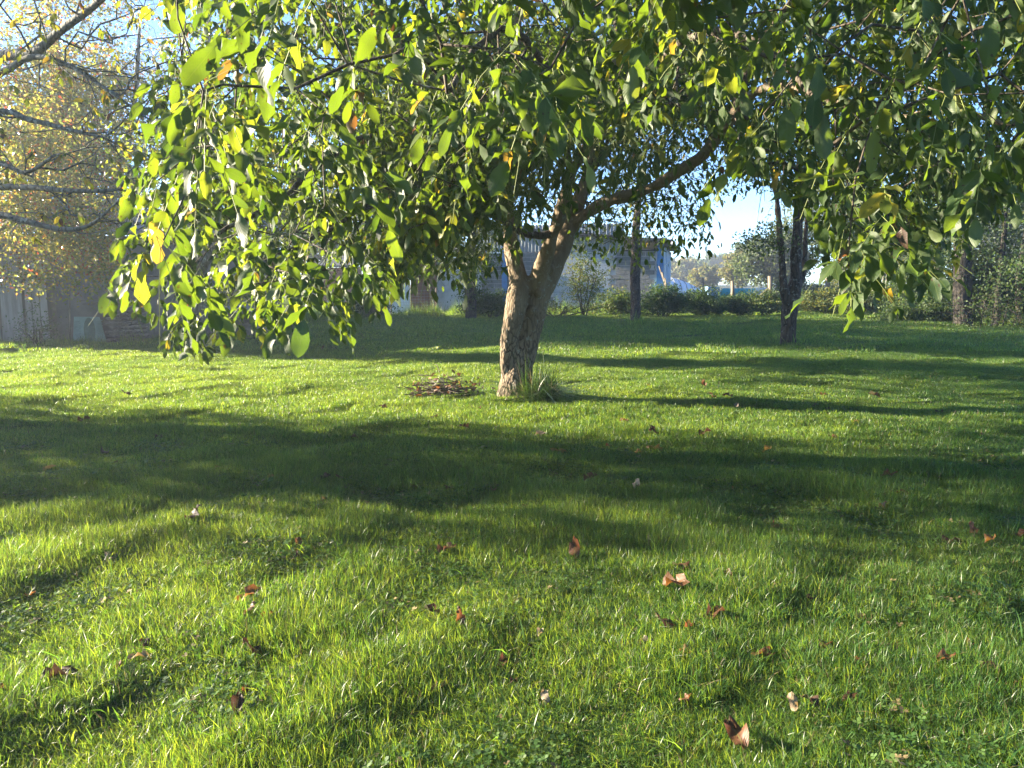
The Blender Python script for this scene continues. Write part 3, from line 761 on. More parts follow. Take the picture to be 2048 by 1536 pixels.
# second orchard tree on the right, forked low
T2 = 18.0
tree('orchard_tree', 'slim forked orchard tree standing on the shaded lawn right of the walnut',
     [stem([(1575, 705, T2, .21), (1576, 690, T2, .18), (1577, 650, T2, .17), (1580, 610, T2, .19), (1588, 580, T2, .17), (1592, 550, T2, .13), (1592, 500, T2, .12), (1597, 440, T2, .11), (1598, 380, T2, .09), (1600, 300, T2, .06)]),
      stem([(1578, 620, T2 - .05, .12), (1570, 585, T2 - .1, .11), (1566, 560, T2 - .1, .085), (1563, 500, T2, .075), (1557, 440, T2, .07), (1553, 390, T2, .06), (1540, 310, T2, .04)]),
      stem([(1594, 580, T2, .08), (1606, 550, T2 + .1, .07), (1610, 500, T2 + .2, .055), (1614, 430, T2 + .2, .045), (1630, 350, T2 + .2, .03)])],
     [crown_points(260, P(1590, 290, T2), (2.6, 2.4, 1.7)), crown_points(50, P(1530, 480, T2), (.75, .8, .5)), crown_points(30, P(1640, 480, T2 + .5), (.5, .8, .5))], M['orchard_bark'], M['dark_leaf'],
     per=14, spread=.16, size=.075, tint=(.45, .2), fuse=.02, tipr=.004)
# pole-like trunk before the barn
tree('orchard_tree', 'straight bare grey trunk in front of the block barn wall',
     [stem([(1272, 655, 28.5, .25), (1271, 640, 28.5, .20), (1271, 600, 28.5, .19), (1270, 550, 28.5, .185), (1272, 500, 28.5, .19), (1272, 460, 28.5, .15), (1278, 380, 28.5, .10)])],
     [crown_points(160, P(1275, 390, 28.5), (2.6, 2.2, 1.5))], M['orchard_bark'], M['dark_leaf'], per=14, spread=.2, size=.08, tint=(.55, .15), fuse=.025, tipr=.005)
# dark trunk left of the fork
tree('ivy_tree', 'small ivy covered tree left of the walnut fork before the white block wall',
     [stem([(942, 640, 30, .28), (942, 622, 30, .24), (941, 580, 30, .25), (942, 520, 30, .22), (945, 450, 30, .15), (950, 380, 30, .1)])],
     [crown_points(160, P(950, 500, 30), (1.7, 1.3, 1.3)), crown_points(60, P(945, 580, 30), (.6, .5, 1.0)), crown_points(120, P(940, 420, 30), (2, 2, 1.2))], M['dark_bark'], M['dark_leaf'], per=18, spread=.16, size=.09, tint=(.4, .15))
# trunk on the left behind the hanging leaves
tree('orchard_tree', 'grey lichened trunk behind the hanging leaves on the left',
     [stem([(398, 735, 15.8, .22), (398, 715, 15.8, .18), (397, 650, 15.8, .165), (397, 600, 15.8, .16), (392, 560, 15.8, .15), (385, 500, 15.8, .13), (375, 420, 15.8, .1), (350, 330, 15.8, .07)]),
      stem([(392, 560, 15.8, .10), (420, 510, 15.7, .08), (460, 450, 15.5, .06), (520, 380, 15.3, .04)])],
     [crown_points(170, P(520, 430, 15.6), (1.7, 1.5, .9)), crown_points(200, P(420, 330, 15.8), (2.0, 2.0, 1.5)), crown_points(26, P(480, 585, 15.2), (.75, .4, .22))],
     M['lichen_bark'], M['walnut_leaf'], per=12, spread=.2, size=.115, tint=(.55, .13), fuse=.02, templ=leaf_template(3, 3, wid=.24))

# bare grey limbs of a neighbouring walnut reaching in from the left
lx = (-8.6, 8.6)
st = [stemw([(lx[0], lx[1], -.1, .3), (lx[0], lx[1], 1, .26), (lx[0] + .1, lx[1], 2, .22), (lx[0] + .3, lx[1] - .1, 3.2, .16), (lx[0] + .3, lx[1], 5, .1)])]
def from_trunk(z, lst): 
    p, q = pts3(lst); p = np.vstack([[lx[0] + .1, lx[1], z], [(lx[0] + .1 + p[0][0]) / 2, (lx[1] + p[0][1]) / 2, (z + p[0][2]) / 2 + .1], p]); q = np.concatenate([[q[0] * 1.5, q[0] * 1.2], q]); return smooth_path(p, q, 5)
st += [from_trunk(2.9, [(-40, 118, 7.6, .05), (60, 108, 7.4, .042), (120, 62, 7.2, .036), (190, 10, 7.0, .028), (260, -60, 6.8, .02)]),
       from_trunk(2.6, [(-30, 160, 7.2, .03), (60, 115, 7.0, .026), (130, 128, 6.8, .02), (200, 170, 6.7, .015), (300, 240, 6.6, .008)]),
       from_trunk(2.2, [(-30, 228, 7.2, .03), (60, 240, 7.0, .024), (140, 260, 6.9, .018), (210, 275, 6.8, .01)]),
       from_trunk(1.9, [(-30, 378, 7.4, .03), (60, 375, 7.2, .026), (150, 382, 7.0, .02), (240, 380, 6.9, .012)]),
       from_trunk(1.7, [(-30, 432, 7.3, .034), (40, 440, 7.1, .028), (120, 458, 7.0, .022), (180, 450, 6.9, .016), (245, 395, 6.8, .008)]),
       from_trunk(2.0, [(-30, 330, 7.4, .022), (50, 345, 7.2, .018), (110, 310, 7.0, .012)])]
def pix_tips(n, reg, Y0, Y1):
    u = rng.uniform(reg[0], reg[2], n); v = rng.uniform(reg[1], reg[3], n); y = rng.uniform(Y0, Y1, n)
    return np.array([P(a, b, c) for a, b, c in zip(u, v, y)])
bt = np.concatenate([pix_tips(300, (-150, -150, 300, 470), 6.3, 8.2), pix_tips(60, (200, 20, 420, 470), 6.2, 7.2), pix_tips(120, (-900, -500, -100, 300), 7, 10)])
root = empty('walnut_tree', (lx[0], lx[1], 0), 'neighbouring walnut with nearly bare grey limbs reaching in at the left edge', 'tree')
mb = MB()
for p, q in st: mb.tube(p, q, 9)
link('trunk', mb.mesh('trunk', True), M['lichen_bark'], root)
A, PA, n0, td, B = grow(st, bt, bias=.3, step=.22, jit=.12)
link('branches', twig_mesh('branches', A, PA, n0, radii(A, PA, n0, .0048, 2.5, .035), 4), M['lichen_bark'], root, kind='stuff')
sel = rng.random(len(bt)) < .38
cp_, cd, cn, cs, ct, _ = compound(bt[sel], td[sel], per=1, rach=.12, lsize=(.05, .09))
link('crown', join_clouds('crown', [leaf_cloud(leaf_template(4, 3), cp_, cd, cn, cs, np.clip(rng.normal(.72, .16, len(cp_)), .3, 1))]), M['walnut_leaf'], root, kind='stuff')

# autumn trees over the wall
tree('autumn_tree', 'broad yellowing tree with small glinting leaves rising behind the grey shed',
     [stemw([(-12.6, 23, -.2, .32), (-12.5, 23, 2, .26), (-12.4, 22.8, 4.5, .2), (-12.6, 22.5, 7, .12), (-12.8, 22.4, 9.5, .05)]), stemw([(-12.5, 22.9, 2.6, .15), (-11.2, 22.4, 4.4, .11), (-10.4, 22, 6.4, .07), (-10.1, 22, 8.6, .03)])],
     [crown_points(1500, (-12.4, 21.6, 6.2), (4.6, 2.4, 3.9))], M['lichen_bark'], M['autumn_leaf'], per=20, spread=.18, size=.10, tint=(.55, .22), bias=.12, tipr=.003, twig=M['twig'])
tree('hawthorn', 'low spreading hawthorn with dense yellow green glinting leaves before the pale boards',
     [stemw([(-12.6, 17.6, -.2, .16), (-12.4, 17.5, 1.2, .13), (-11.6, 17.2, 2.4, .08), (-10.2, 16.8, 3.0, .05), (-8.8, 16.6, 3.1, .02)]), stemw([(-12.4, 17.5, 1.3, .1), (-12.2, 17.3, 3.2, .06), (-11.6, 17.1, 4.6, .02)])],
     [crown_points(620, (-9.7, 16.7, 2.8), (2.3, .7, 1.8), clump=1.3), crown_points(160, (-10.4, 17.0, 4.6), (1.7, .7, 1.0), clump=1.2)], M['lichen_bark'], M['autumn_leaf'], per=22, spread=.17, size=.080, tint=(.45, .26), bias=.12, tipr=.003, twig=M['twig'])
tree('autumn_tree', 'tall thinning tree with sparse russet leaves behind the yellowing tree',
     [stemw([(-10.5, 26, -.2, .3), (-10.4, 26, 3, .24), (-10.0, 26, 6, .17), (-9.8, 26, 9, .09), (-9.6, 26, 12, .03)])],
     [crown_points(420, (-10.2, 26, 8.2), (3.4, 2.5, 5.0))], M['lichen_bark'], M['autumn_leaf'], per=9, spread=.25, size=.075, tint=(.72, .18), tipr=.008, twig=M['twig'])
# trees out of frame on the left whose shade lies over the lawn
def shade_tree(name, label, x, y, c, rads, n, size=.16, per=14, tint=(.4, .2), m='dark_leaf'):
    return tree(name, label, [stemw([(x, y, -.1, .3), (x, y, 1.5, .24), (x + .1, y, 3, .18), (x, y + .1, max(4, c[2]), .1)])], [crown_points(n, c, rads)], M['dark_bark'], M[m], per=per, spread=.24, size=size, tint=tint)
shade_tree('laurel_tree', 'dense dark laurel left of the lawn, shading a band of grass', -15.5, 9.1, (-15.5, 9.2, 3.5), (2.3, 2.2, 3.9), 720)
shade_tree('hedge_tree', 'dense hedge tree left of the grey wall', -21, 27.0, (-21, 27.5, 5.5), (4.0, 3.0, 5.6), 900, .2)
shade_tree('hedge_tree', 'tall hedge tree far left behind the wall', -24, 28, (-24, 28, 6.5), (4.5, 5, 6.5), 900, .25)
shade_tree('hedge_tree', 'round hedge tree behind the corrugated shed', -17, 30, (-17, 30, 5.5), (4.5, 4.2, 5.5), 800, .22)

shade_tree('hedge_tree', 'narrow tall hedge tree left of the grey shed', -23, 25.2, (-23, 25.2, 5.5), (3, 2.2, 5.8), 600, .22)
shade_tree('hedge_tree', 'spreading hedge tree beyond the end of the grey shed', -26, 34, (-26, 34, 6), (4, 4, 6), 700, .25)
# dense growth at the right edge
tree('ivy_tree', 'thick ivy clad trunk among dark twiggy growth at the right edge',
     [stem([(1926, 665, 26, .36), (1926, 640, 26, .30), (1925, 580, 26, .29), (1926, 520, 26, .28), (1922, 460, 26, .25), (1915, 380, 26, .2), (1900, 250, 26, .1)]),
      stem([(1990, 660, 25.5, .12), (2000, 560, 25.5, .10), (2010, 450, 25.5, .08), (2020, 300, 25.5, .05)]),
      stem([(1868, 620, 29, .2), (1872, 560, 29, .18), (1880, 480, 29, .15), (1885, 380, 29, .1)]),
      stem([(2045, 660, 25, .15), (2040, 560, 25, .13), (2060, 430, 25, .1), (2080, 250, 25, .06)])],
     [crown_points(700, P(2020, 400, 26), (3.4, 2.5, 3.0)), crown_points(380, P(1985, 560, 26.6), (2.2, 1.0, 1.5), clump=.9), crown_points(200, P(2080, 560, 24.5), (1.7, 1.2, 1.5)), crown_points(280, P(1880, 440, 28), (1.8, 1.6, 2.2))],
     M['dark_bark'], M['dark_leaf'], per=24, spread=.22, size=.10, tint=(.3, .2), fuse=.03, tipr=.006, bias=.1)
tree('bramble', 'brown tangle of bare brambles at the foot of the ivy clad trunk',
     [stemw([(*P(1960 + i * 22, 655, 24.3 + .2 * i)[:2], 0, .02), (*P(1970 + i * 24, 600, 24.3 + .2 * i)[:2], .9, .012)]) for i in range(5)],
     [crown_points(300, P(2000, 620, 24.6), (2.1, .8, .75), low=-.95)], M['dark_bark'], M['dark_leaf'], per=3, spread=.15, size=.07, tint=(.5, .2), cat='bush', tipr=.006, bias=.05)
# stems right of the second tree
tree('coppice_tree', 'clump of thin bare stems in the sun at the far right edge of the lawn',
     [stem([(1748 + 5 * i, 615, 33 + .3 * i, .07), (1746 + 7 * i, 560, 33 + .3 * i, .06), (1744 + 11 * i, 470, 33, .05), (1740 + 14 * i, 380, 33, .03)]) for i in range(5)],
     [crown_points(420, P(1765, 450, 33), (2.6, 2, 2.6))], M['lichen_bark'], M['dark_leaf'], per=13, spread=.22, size=.10, tint=(.6, .2), tipr=.006)
def bush(name, label, c, rads, n, tint=(.35, .15), size=.085, per=24, m='dark_leaf', spread=.12, cat='bush', k=5):
    c = np.asarray(c, float); z0 = float(hgt(c[0], c[1])); rads = np.array(rads) * [1.1, 1, 1.1]
    sts = [stemw([(c[0] + rng.normal(0, rads[0] * .12), c[1], z0 - .05, .03), (c[0] + rng.normal(0, rads[0] * .4), c[1] + rng.normal(0, rads[1] * .3), z0 + c[2] * .9, .015)]) for _ in range(k)]
    return tree(name, label, sts, [np.concatenate([crown_points(n, c, rads, clump=1.5, seed=len(bpy.data.objects) * .37), crown_points(n // 2, c - [0, 0, rads[2] * .35], rads * np.array([1.5, 1, .6]), clump=1.2)])], M['dark_bark'], M[m], per=per, spread=spread, size=size, tint=tint, cat=cat, tipr=.004, bias=.1, sides=5)
def bp(px, py, Y): return P(px, py, Y)
bush('bush', 'dense dark undergrowth behind the ivy clad trunk at the right edge', bp(1990, 590, 28.5), (2.6, 1.0, 1.2), 420, (.25, .2))
bush('bush', 'tall dark bush between the bare stems and the ivy clad trunk', bp(1835, 575, 31), (1.5, .9, .95), 280, (.35, .2))
bush('bush', 'bleached bramble bush directly behind the thin bare stems', bp(1745, 585, 36), (2.2, .9, .75), 300, (.7, .25))
bush('bush', 'long low hedge behind the orange brown post', bp(1620, 590, 40), (2.6, .9, .75), 320, (.6, .3))
bush('bush', 'low grey green bush left of the bare trunk before the barn', bp(1240, 603, 32), (.95, .6, .55), 130, (.5, .2))
bush('bush', 'dark evergreen bush at the corner of the barn', bp(1330, 598, 31.5), (1.0, .8, .62), 200, (.1, .1))
bush('bush', 'dark low bush beneath the white tunnel cover', bp(1405, 603, 32.5), (1.0, .7, .55), 180, (.15, .12))
bush('bush', 'scrubby dark bush below the teal tank', bp(1475, 606, 33), (.85, .6, .45), 140, (.25, .2))
bush('bush', 'small scrubby bush left of the forked orchard tree', bp(1530, 603, 32), (.8, .6, .45), 120, (.4, .25))
bush('bush', 'bleached scrubby bush right of the forked orchard tree', bp(1650, 600, 34), (1.5, .8, .5), 220, (.75, .2))
bush('bush', 'grey scrubby bush before the thin bare stems', bp(1720, 602, 32), (1.1, .7, .42), 160, (.7, .2))
bush('bush', 'leafy bush under the ivy covered tree beside the white block wall', bp(985, 605, 30.5), (.85, .6, .5), 140, (.4, .15))
bush('bush', 'dark round bush in front of the parked car', bp(740, 612, 30), (.8, .5, .55), 130, (.35, .2))
bush('bush', 'pale variegated shrub beside the grey wall end', bp(575, 595, 23), (.45, .4, .75), 120, (.75, .15))
bush('bush', 'dull undergrowth bush at the lawn edge left of the ivy clad trunk', bp(1850, 622, 28), (1.5, .8, .5), 200, (.45, .2))
bush('sapling', 'tall airy pale green sapling in front of the grey barn door', bp(1168, 545, 31), (1.0, .6, 1.25), 230, (.75, .15), .085, 8, spread=.14, k=7)
bush('weeds', 'brown weedy thicket at the foot of the sapling', bp(1110, 612, 31), (1.7, .5, .4), 170, (.7, .3), .06, 8, cat='weeds', k=9)
bush('ivy', 'scrambling weeds growing up the pale boards', bp(75, 655, 17.3), (.45, .15, .5), 50, (.3, .2), .05, 8, cat='weeds')

# distant hazy trees
def far_tree(label, px, ytop, ybase, wpx, Y, tint, n=420, size=.5, per=14):
    top = P(px, ytop, Y)[2]; base = 0.; wd = wpx / FPX * Y / 2; h = top - base
    c = np.array([P(px, 500, Y)[0], Y, base + h * .58])
    return tree('field_tree', label, [stemw([(c[0], Y, -.2, h * .035), (c[0], Y, h * .3, h * .028), (c[0] + .1, Y, h * .7, h * .012)])],
                [crown_points(n, c, (wd, wd * .8, h * .46))], M['dark_bark'], M['far_leaf'], per=per, spread=h * .035, size=size, tint=tint, tipr=.03, bias=.2)
far_tree('distant pale hazy tree right behind the barn corner', 1368, 512, 575, 95, 150, (.7, .15), size=.6)
far_tree('distant bluish hazy tree between two pale ones', 1425, 508, 575, 110, 190, (.2, .15), size=.7)
far_tree('rounded olive tree behind the white tunnel cover', 1415, 530, 578, 76, 105, (.8, .12), size=.35, n=420)
far_tree('pale tall tree on the left flank of the dark round tree', 1478, 492, 580, 72, 85, (.8, .12), size=.3, n=520)
far_tree('large dark round tree behind the forked orchard tree', 1560, 452, 585, 190, 62, (.25, .15), size=.24, n=1100, per=16)
far_tree('pale poplar like tree seen right of the forked orchard tree', 1692, 520, 585, 60, 95, (.85, .1), size=.3)
far_tree('hazy field tree behind the thin bare stems', 1800, 440, 590, 200, 75, (.6, .2), size=.3, n=700)
far_tree('hazy field tree seen behind the walnut crown on the right', 1700, 300, 590, 300, 90, (.4, .2), size=.4, n=700)
far_tree('distant hazy tree near the right edge', 2000, 380, 590, 260, 80, (.4, .2), size=.35, n=600)
far_tree('distant grey tree just left of the barn roof', 1300, 505, 575, 120, 200, (.3, .15), size=.8)
far_tree('far tree behind the wooden shed', 780, 380, 590, 330, 70, (.5, .2), size=.3, n=800)
far_tree('far tree behind the car', 620, 330, 590, 260, 60, (.45, .2), size=.3, n=800)

# ------------------------------------------------------------------ more materials
M['block'] = mat_simple('block', (.21, .215, .21), .9, col2=(.14, .145, .145), scale=3, bump=.5, bscale=60)
M['mortar'] = mat_simple('mortar', (.46, .45, .43), .95, var=.2)
M['white_block'] = mat_simple('white_block', (.50, .50, .49), .85, col2=(.38, .38, .36), scale=2.5, bump=.3)
M['render_wall'] = mat_simple('render_wall', (.21, .20, .185), .9, col2=(.11, .105, .098), scale=1.1, bump=.5, bscale=14)
M['board'] = mat_simple('board', (.34, .33, .31), .85, col2=(.20, .185, .17), scale=2.2, bump=.6, bscale=18, stretch=(4, 4, .5))
M['blue_steel'] = mat_simple('blue_steel', (.06, .20, .42), .5, var=.25, scale=4)
M['cladding'] = mat_simple('cladding', (.24, .27, .29), .5, var=.25, scale=2)
M['pale_cladding'] = mat_simple('pale_cladding', (.55, .62, .68), .45, var=.15, scale=2)
M['door_grey'] = mat_simple('door_grey', (.36, .40, .44), .6, var=.12, scale=1.5)
M['roof'] = mat_simple('roof', (.05, .055, .06), .8, var=.3, scale=2)
M['wood_brown'] = mat_simple('wood_brown', (.20, .085, .045), .8, col2=(.12, .05, .03), scale=3, stretch=(.6, .6, 6), bump=.4)
M['wood_grey'] = mat_simple('wood_grey', (.20, .17, .13), .9, col2=(.10, .085, .065), scale=4, bump=.5, bscale=20)
M['log_end'] = mat_simple('log_end', (.22, .16, .10), .9, var=.5, scale=14)
M['corrugated'] = mat_simple('corrugated', (.30, .31, .32), .55, col2=(.17, .13, .11), scale=3, metal=.2)
M['green_plastic'] = mat_simple('green_plastic', (.20, .30, .26), .5, var=.2, scale=3)
M['green_dark'] = mat_simple('green_dark', (.10, .15, .11), .6, var=.3, scale=6)
M['white_sheet'] = mat_simple('white_sheet', (.72, .74, .78), .45, var=.08, scale=1.5)
M['blue_sheet'] = mat_simple('blue_sheet', (.16, .26, .42), .6, var=.3, scale=3)
M['teal'] = mat_simple('teal', (.06, .33, .32), .5, var=.2, scale=3)
M['car_paint'] = mat_simple('car_paint', (.10, .13, .18), .3, var=.15, scale=1, metal=.3, spec=.7)
M['rubber'] = mat_simple('rubber', (.02, .02, .02), .8)
M['chrome'] = mat_simple('chrome', (.6, .6, .6), .3, metal=.8)
M['lamp_glass'] = mat_simple('lamp_glass', (.5, .5, .52), .1, spec=.9)
M['glass'] = mat_simple('glass', (.03, .045, .06), .08, var=.1, spec=1.0)
M['wire'] = mat_simple('wire', (.25, .26, .26), .5, metal=.5)
M['post_wood'] = mat_simple('post_wood', (.26, .21, .15), .9, col2=(.14, .11, .08), scale=6, stretch=(3, 3, .5), bump=.4)

def zt(px, py, Y): return float(P(px, py, Y)[2])
def xt(px, Y): return float(P(px, 560, Y)[0])

# ------------------------------------------------------------------ barn
C0 = np.array([xt(1322, 36.0), 36.0]); sd = np.array([.235, .972]); fd = np.array([-.972, .235])
GZ = -.05
def bpt(u, v, z): q = C0 + fd * u + sd * v; return np.array([q[0], q[1], z])
AX = np.array([[fd[0], fd[1], 0], [sd[0], sd[1], 0], [0, 0, 1.]])
barn = empty('barn', bpt(0, 0, 0), 'concrete block farm building with blue steel posts behind the walnut tree', 'building')
WZ = zt(1280, 503, 36); U_R, U_D0, U_D1, U_L = .28, 2.35, 5.1, 9.2
mb = MB()
for a, b in ((.05, U_D0), (U_D1, U_L)): mb.box(bpt((a + b) / 2, .12, (GZ + WZ) / 2), (b - a, .14, WZ - GZ), AX)
mb.box(bpt(.05 + .07, 5.6, (GZ + WZ) / 2), (.14, 10.8, WZ - GZ), AX)
link('wall', mb.mesh('wall'), M['mortar'], barn)
bm_ = MB(); bm_.box((0, 0, 0), (.43, .05, .197), jit=.001); bmesh_ = bm_.mesh('block'); bmesh_.materials.append(M['block'])
nb = 0
rows = int((WZ - GZ) / .212)
for r_ in range(rows):
    z = WZ - .106 - r_ * .212
    for (a, b) in ((.3, U_D0), (U_D1, U_L)):
        u = a + (.225 if r_ % 2 else 0) + .22
        while u < b - .15:
            if nb < 299:
                o = link('block', bmesh_, None, barn); q = bpt(u, .04 + random.uniform(-.006, .006), z)
                o.matrix_basis = Matrix.Translation(Vector(q)) @ Matrix(((AX[0][0], AX[1][0], 0), (AX[0][1], AX[1][1], 0), (0, 0, 1))).to_4x4(); nb += 1
            u += .448
def bbox(name, u0, u1, v0, v1, z0, z1, mat, lab=None, par=barn):
    m = MB(); m.box(bpt((u0 + u1) / 2, (v0 + v1) / 2, (z0 + z1) / 2), (u1 - u0, v1 - v0, z1 - z0), AX)
    return link(name, m.mesh(name), mat, par, lab)
TZ = zt(1322, 488, 36)
bbox('post', -.10, .20, -.06, .24, GZ, TZ, M['blue_steel'])
bbox('post', 7.35, 7.62, -.06, .10, GZ, WZ + .5, M['blue_steel'])
for k in range(3): bbox('door_panel', U_D0 + .02 + k * .91, U_D0 + .9 + k * .91, .02, .09, GZ, WZ + .02, M['door_grey'])
# corrugated band above the blocks
def corr(name, u0, u1, z0, z1, v, pitch, amp, mat, par, pt=bpt, along='u'):
    m = MB(); n = int((u1 - u0) / pitch * 4); us = np.linspace(u0, u1, n + 1); am = amp * np.array([0, 1, 0, -1])[np.arange(n + 1) % 4]
    V = []
    for a, d in zip(us, am):
        for z in (z0, z1): V.append(pt(a, v + d, z) if along == 'u' else pt(v + d, a, z))
        for z in (z0, z1): V.append(pt(a, v + d + .012, z) if along == 'u' else pt(v + d + .012, a, z))
    i = np.arange(n)[:, None] * 4
    Q = np.concatenate([i + [0, 1, 5, 4], i + [2, 6, 7, 3], i + [0, 4, 6, 2], i + [1, 3, 7, 5]])
    m.add(V, Q); return link(name, m.mesh(name), mat, par)
corr('cladding', 1.75, U_L, WZ + .03, WZ + 1.3, .0, .17, .022, M['cladding'], barn)
bbox('beam', -.1, U_L, .14, .22, WZ + .02, WZ + .10, M['roof'])
# pale sheeted side
for k in range(6): bbox('side_panel', -.06, -.02, .25 + k * 1.75, .25 + k * 1.75 + 1.68, GZ + .6, TZ - .05, M['pale_cladding'])
m = MB()
for k in range(5): m.box(bpt(-.075, 1.965 + k * 1.75, (GZ + .6 + TZ) / 2), (.03, .07, TZ - GZ - .7), AX)
link('side_rail', m.mesh('side_rail'), M['blue_steel'], barn)
# roof rising to the left
z0, z1 = TZ + .03, TZ + .95
V = [bpt(-.45, -.6, z0), bpt(U_L + .2, -.6, z1), bpt(U_L + .2, 11.5, z1), bpt(-.45, 11.5, z0)]; V += [q + np.array([0, 0, .13]) for q in V]
m = MB(); m.add(V, [[3, 2, 1, 0], [4, 5, 6, 7], [0, 1, 5, 4], [1, 2, 6, 5], [2, 3, 7, 6], [3, 0, 4, 7]]); rf = link('roof', m.mesh('roof'), M['roof'], barn)
m = MB(); m.tube([bpt(-.5, -.6, z0 - .02), bpt(-.5, 11.4, z0 - .06)], .07, 8); m.tube([bpt(-.5, 1, z0 - .1), bpt(-.75, 1, z0 - .5), bpt(-.1, 1, z0 - 1.0), bpt(-.1, 1, 0)], .035, 6); link('gutter', m.mesh('gutter', True), M['white_sheet'], barn)
bbox('rear_wall', .2, U_L, 10.9, 11.0, GZ, WZ + 1.2, M['cladding'])
# timbers leaning on the corner
for k, lb in enumerate(('longest weathered plank leaning on the blue barn corner', 'middle weathered plank leaning on the blue barn corner', 'short dark plank leaning low on the barn corner')):
    m = MB(); a = np.array(P(1348 - 4 * k, 592, 35.3 - .1 * k)); b = np.array(P(1318 + 6 * k, 532 + 12 * k, 35.55 - .1 * k)); a[2] = 0
    m.tube([a, (a + b) / 2 + [.02, 0, 0], b], .035, 4); o = link('plank', m.mesh('plank'), M['wood_grey'], None, lb, 'plank', 'planks leaning on the barn corner'); at_base(o, a)

# white painted block building and brown wooden sheds
def bldg(name, label, px0, px1, Y, ztop, wallmat, kind, depth=5, z0=-.8, roofm=None):
    x0, x1 = xt(px0, Y), xt(px1, Y); b = empty(name, ((x0 + x1) / 2, Y, z0), label, kind)
    m = MB(); m.box(((x0 + x1) / 2, Y + depth / 2, (z0 + ztop) / 2), (x1 - x0, depth, ztop - z0)); link('wall', m.mesh('wall'), wallmat, b)
    m = MB(); V = [(x0 - .2, Y - .3, ztop + .02), (x1 + .01, Y - .3, ztop + .02), (x1 + .01, Y + depth + .3, ztop + .7), (x0 - .2, Y + depth + .3, ztop + .7)]; V += [(a, c, d + .1) for a, c, d in V]
    m.add(V, [[3, 2, 1, 0], [4, 5, 6, 7], [0, 1, 5, 4], [1, 2, 6, 5], [2, 3, 7, 6], [3, 0, 4, 7]]); link('roof', m.mesh('roof'), roofm or M['roof'], b)
    return b, x0, x1
wb, x0, x1 = bldg('block_building', 'low white painted block building beside the brown wooden shed', 874, 962, 37.6, zt(900, 515, 37.6), M['mortar'], 'building', 6)
wbm = MB(); wbm.box((0, 0, 0), (.43, .05, .2), jit=.001); wbm = wbm.mesh('block'); wbm.materials.append(M['white_block'])
for r_ in range(14):
    for c_ in range(6):
        x = x0 + .22 + c_ * .44 + (.22 if r_ % 2 else 0)
        if x < x1 - .2:
            o = link('block', wbm, None, wb); o.location = (x, 37.585, -.25 + r_ * .21)
            o.matrix_parent_inverse = Matrix.Translation(-wb.location)
def planked(name, label, px0, px1, Y, z1, z0=-.8, ph=.125):
    b, x0, x1 = bldg(name, label, px0, px1, Y, z1, M['wood_brown'], 'shed', 3, z0)
    m = MB(); m.box((0, 0, 0), (x1 - x0 - .02, .03, ph - .012)); me = m.mesh('plank'); me.materials.append(M['wood_brown'])
    z = z0 + .1
    while z < z1 - .1:
        o = link('plank', me, None, b); o.location = ((x0 + x1) / 2, Y - .02 + random.uniform(-.006, .006), z); o.rotation_euler = (rad(-5), 0, random.gauss(0, .002)); z += ph
    return b
planked('wooden_shed', 'brown wooden shed of horizontal boards beside the white painted blocks', 821, 872, 37.2, zt(850, 520, 37.2))
planked('wooden_shed', 'brown wooden shed behind the roof of the parked car', 640, 705, 47, zt(680, 535, 47), -.8)
g0, g1 = xt(778, 37.3), xt(820, 37.3)
gt = empty('pale_door', ((g0 + g1) / 2, 37.3, -.6), 'pale blue white sheet metal door between the car and the brown shed', 'door')
m = MB(); m.box(((g0 + g1) / 2, 37.32, .55), (g1 - g0, .05, 2.3)); link('panel', m.mesh('panel'), M['pale_cladding'], gt)
m = MB()
for x in (g0 + .03, g1 - .03): m.box((x, 37.27, .55), (.06, .05, 2.36))
link('frame', m.mesh('frame'), M['white_sheet'], gt)

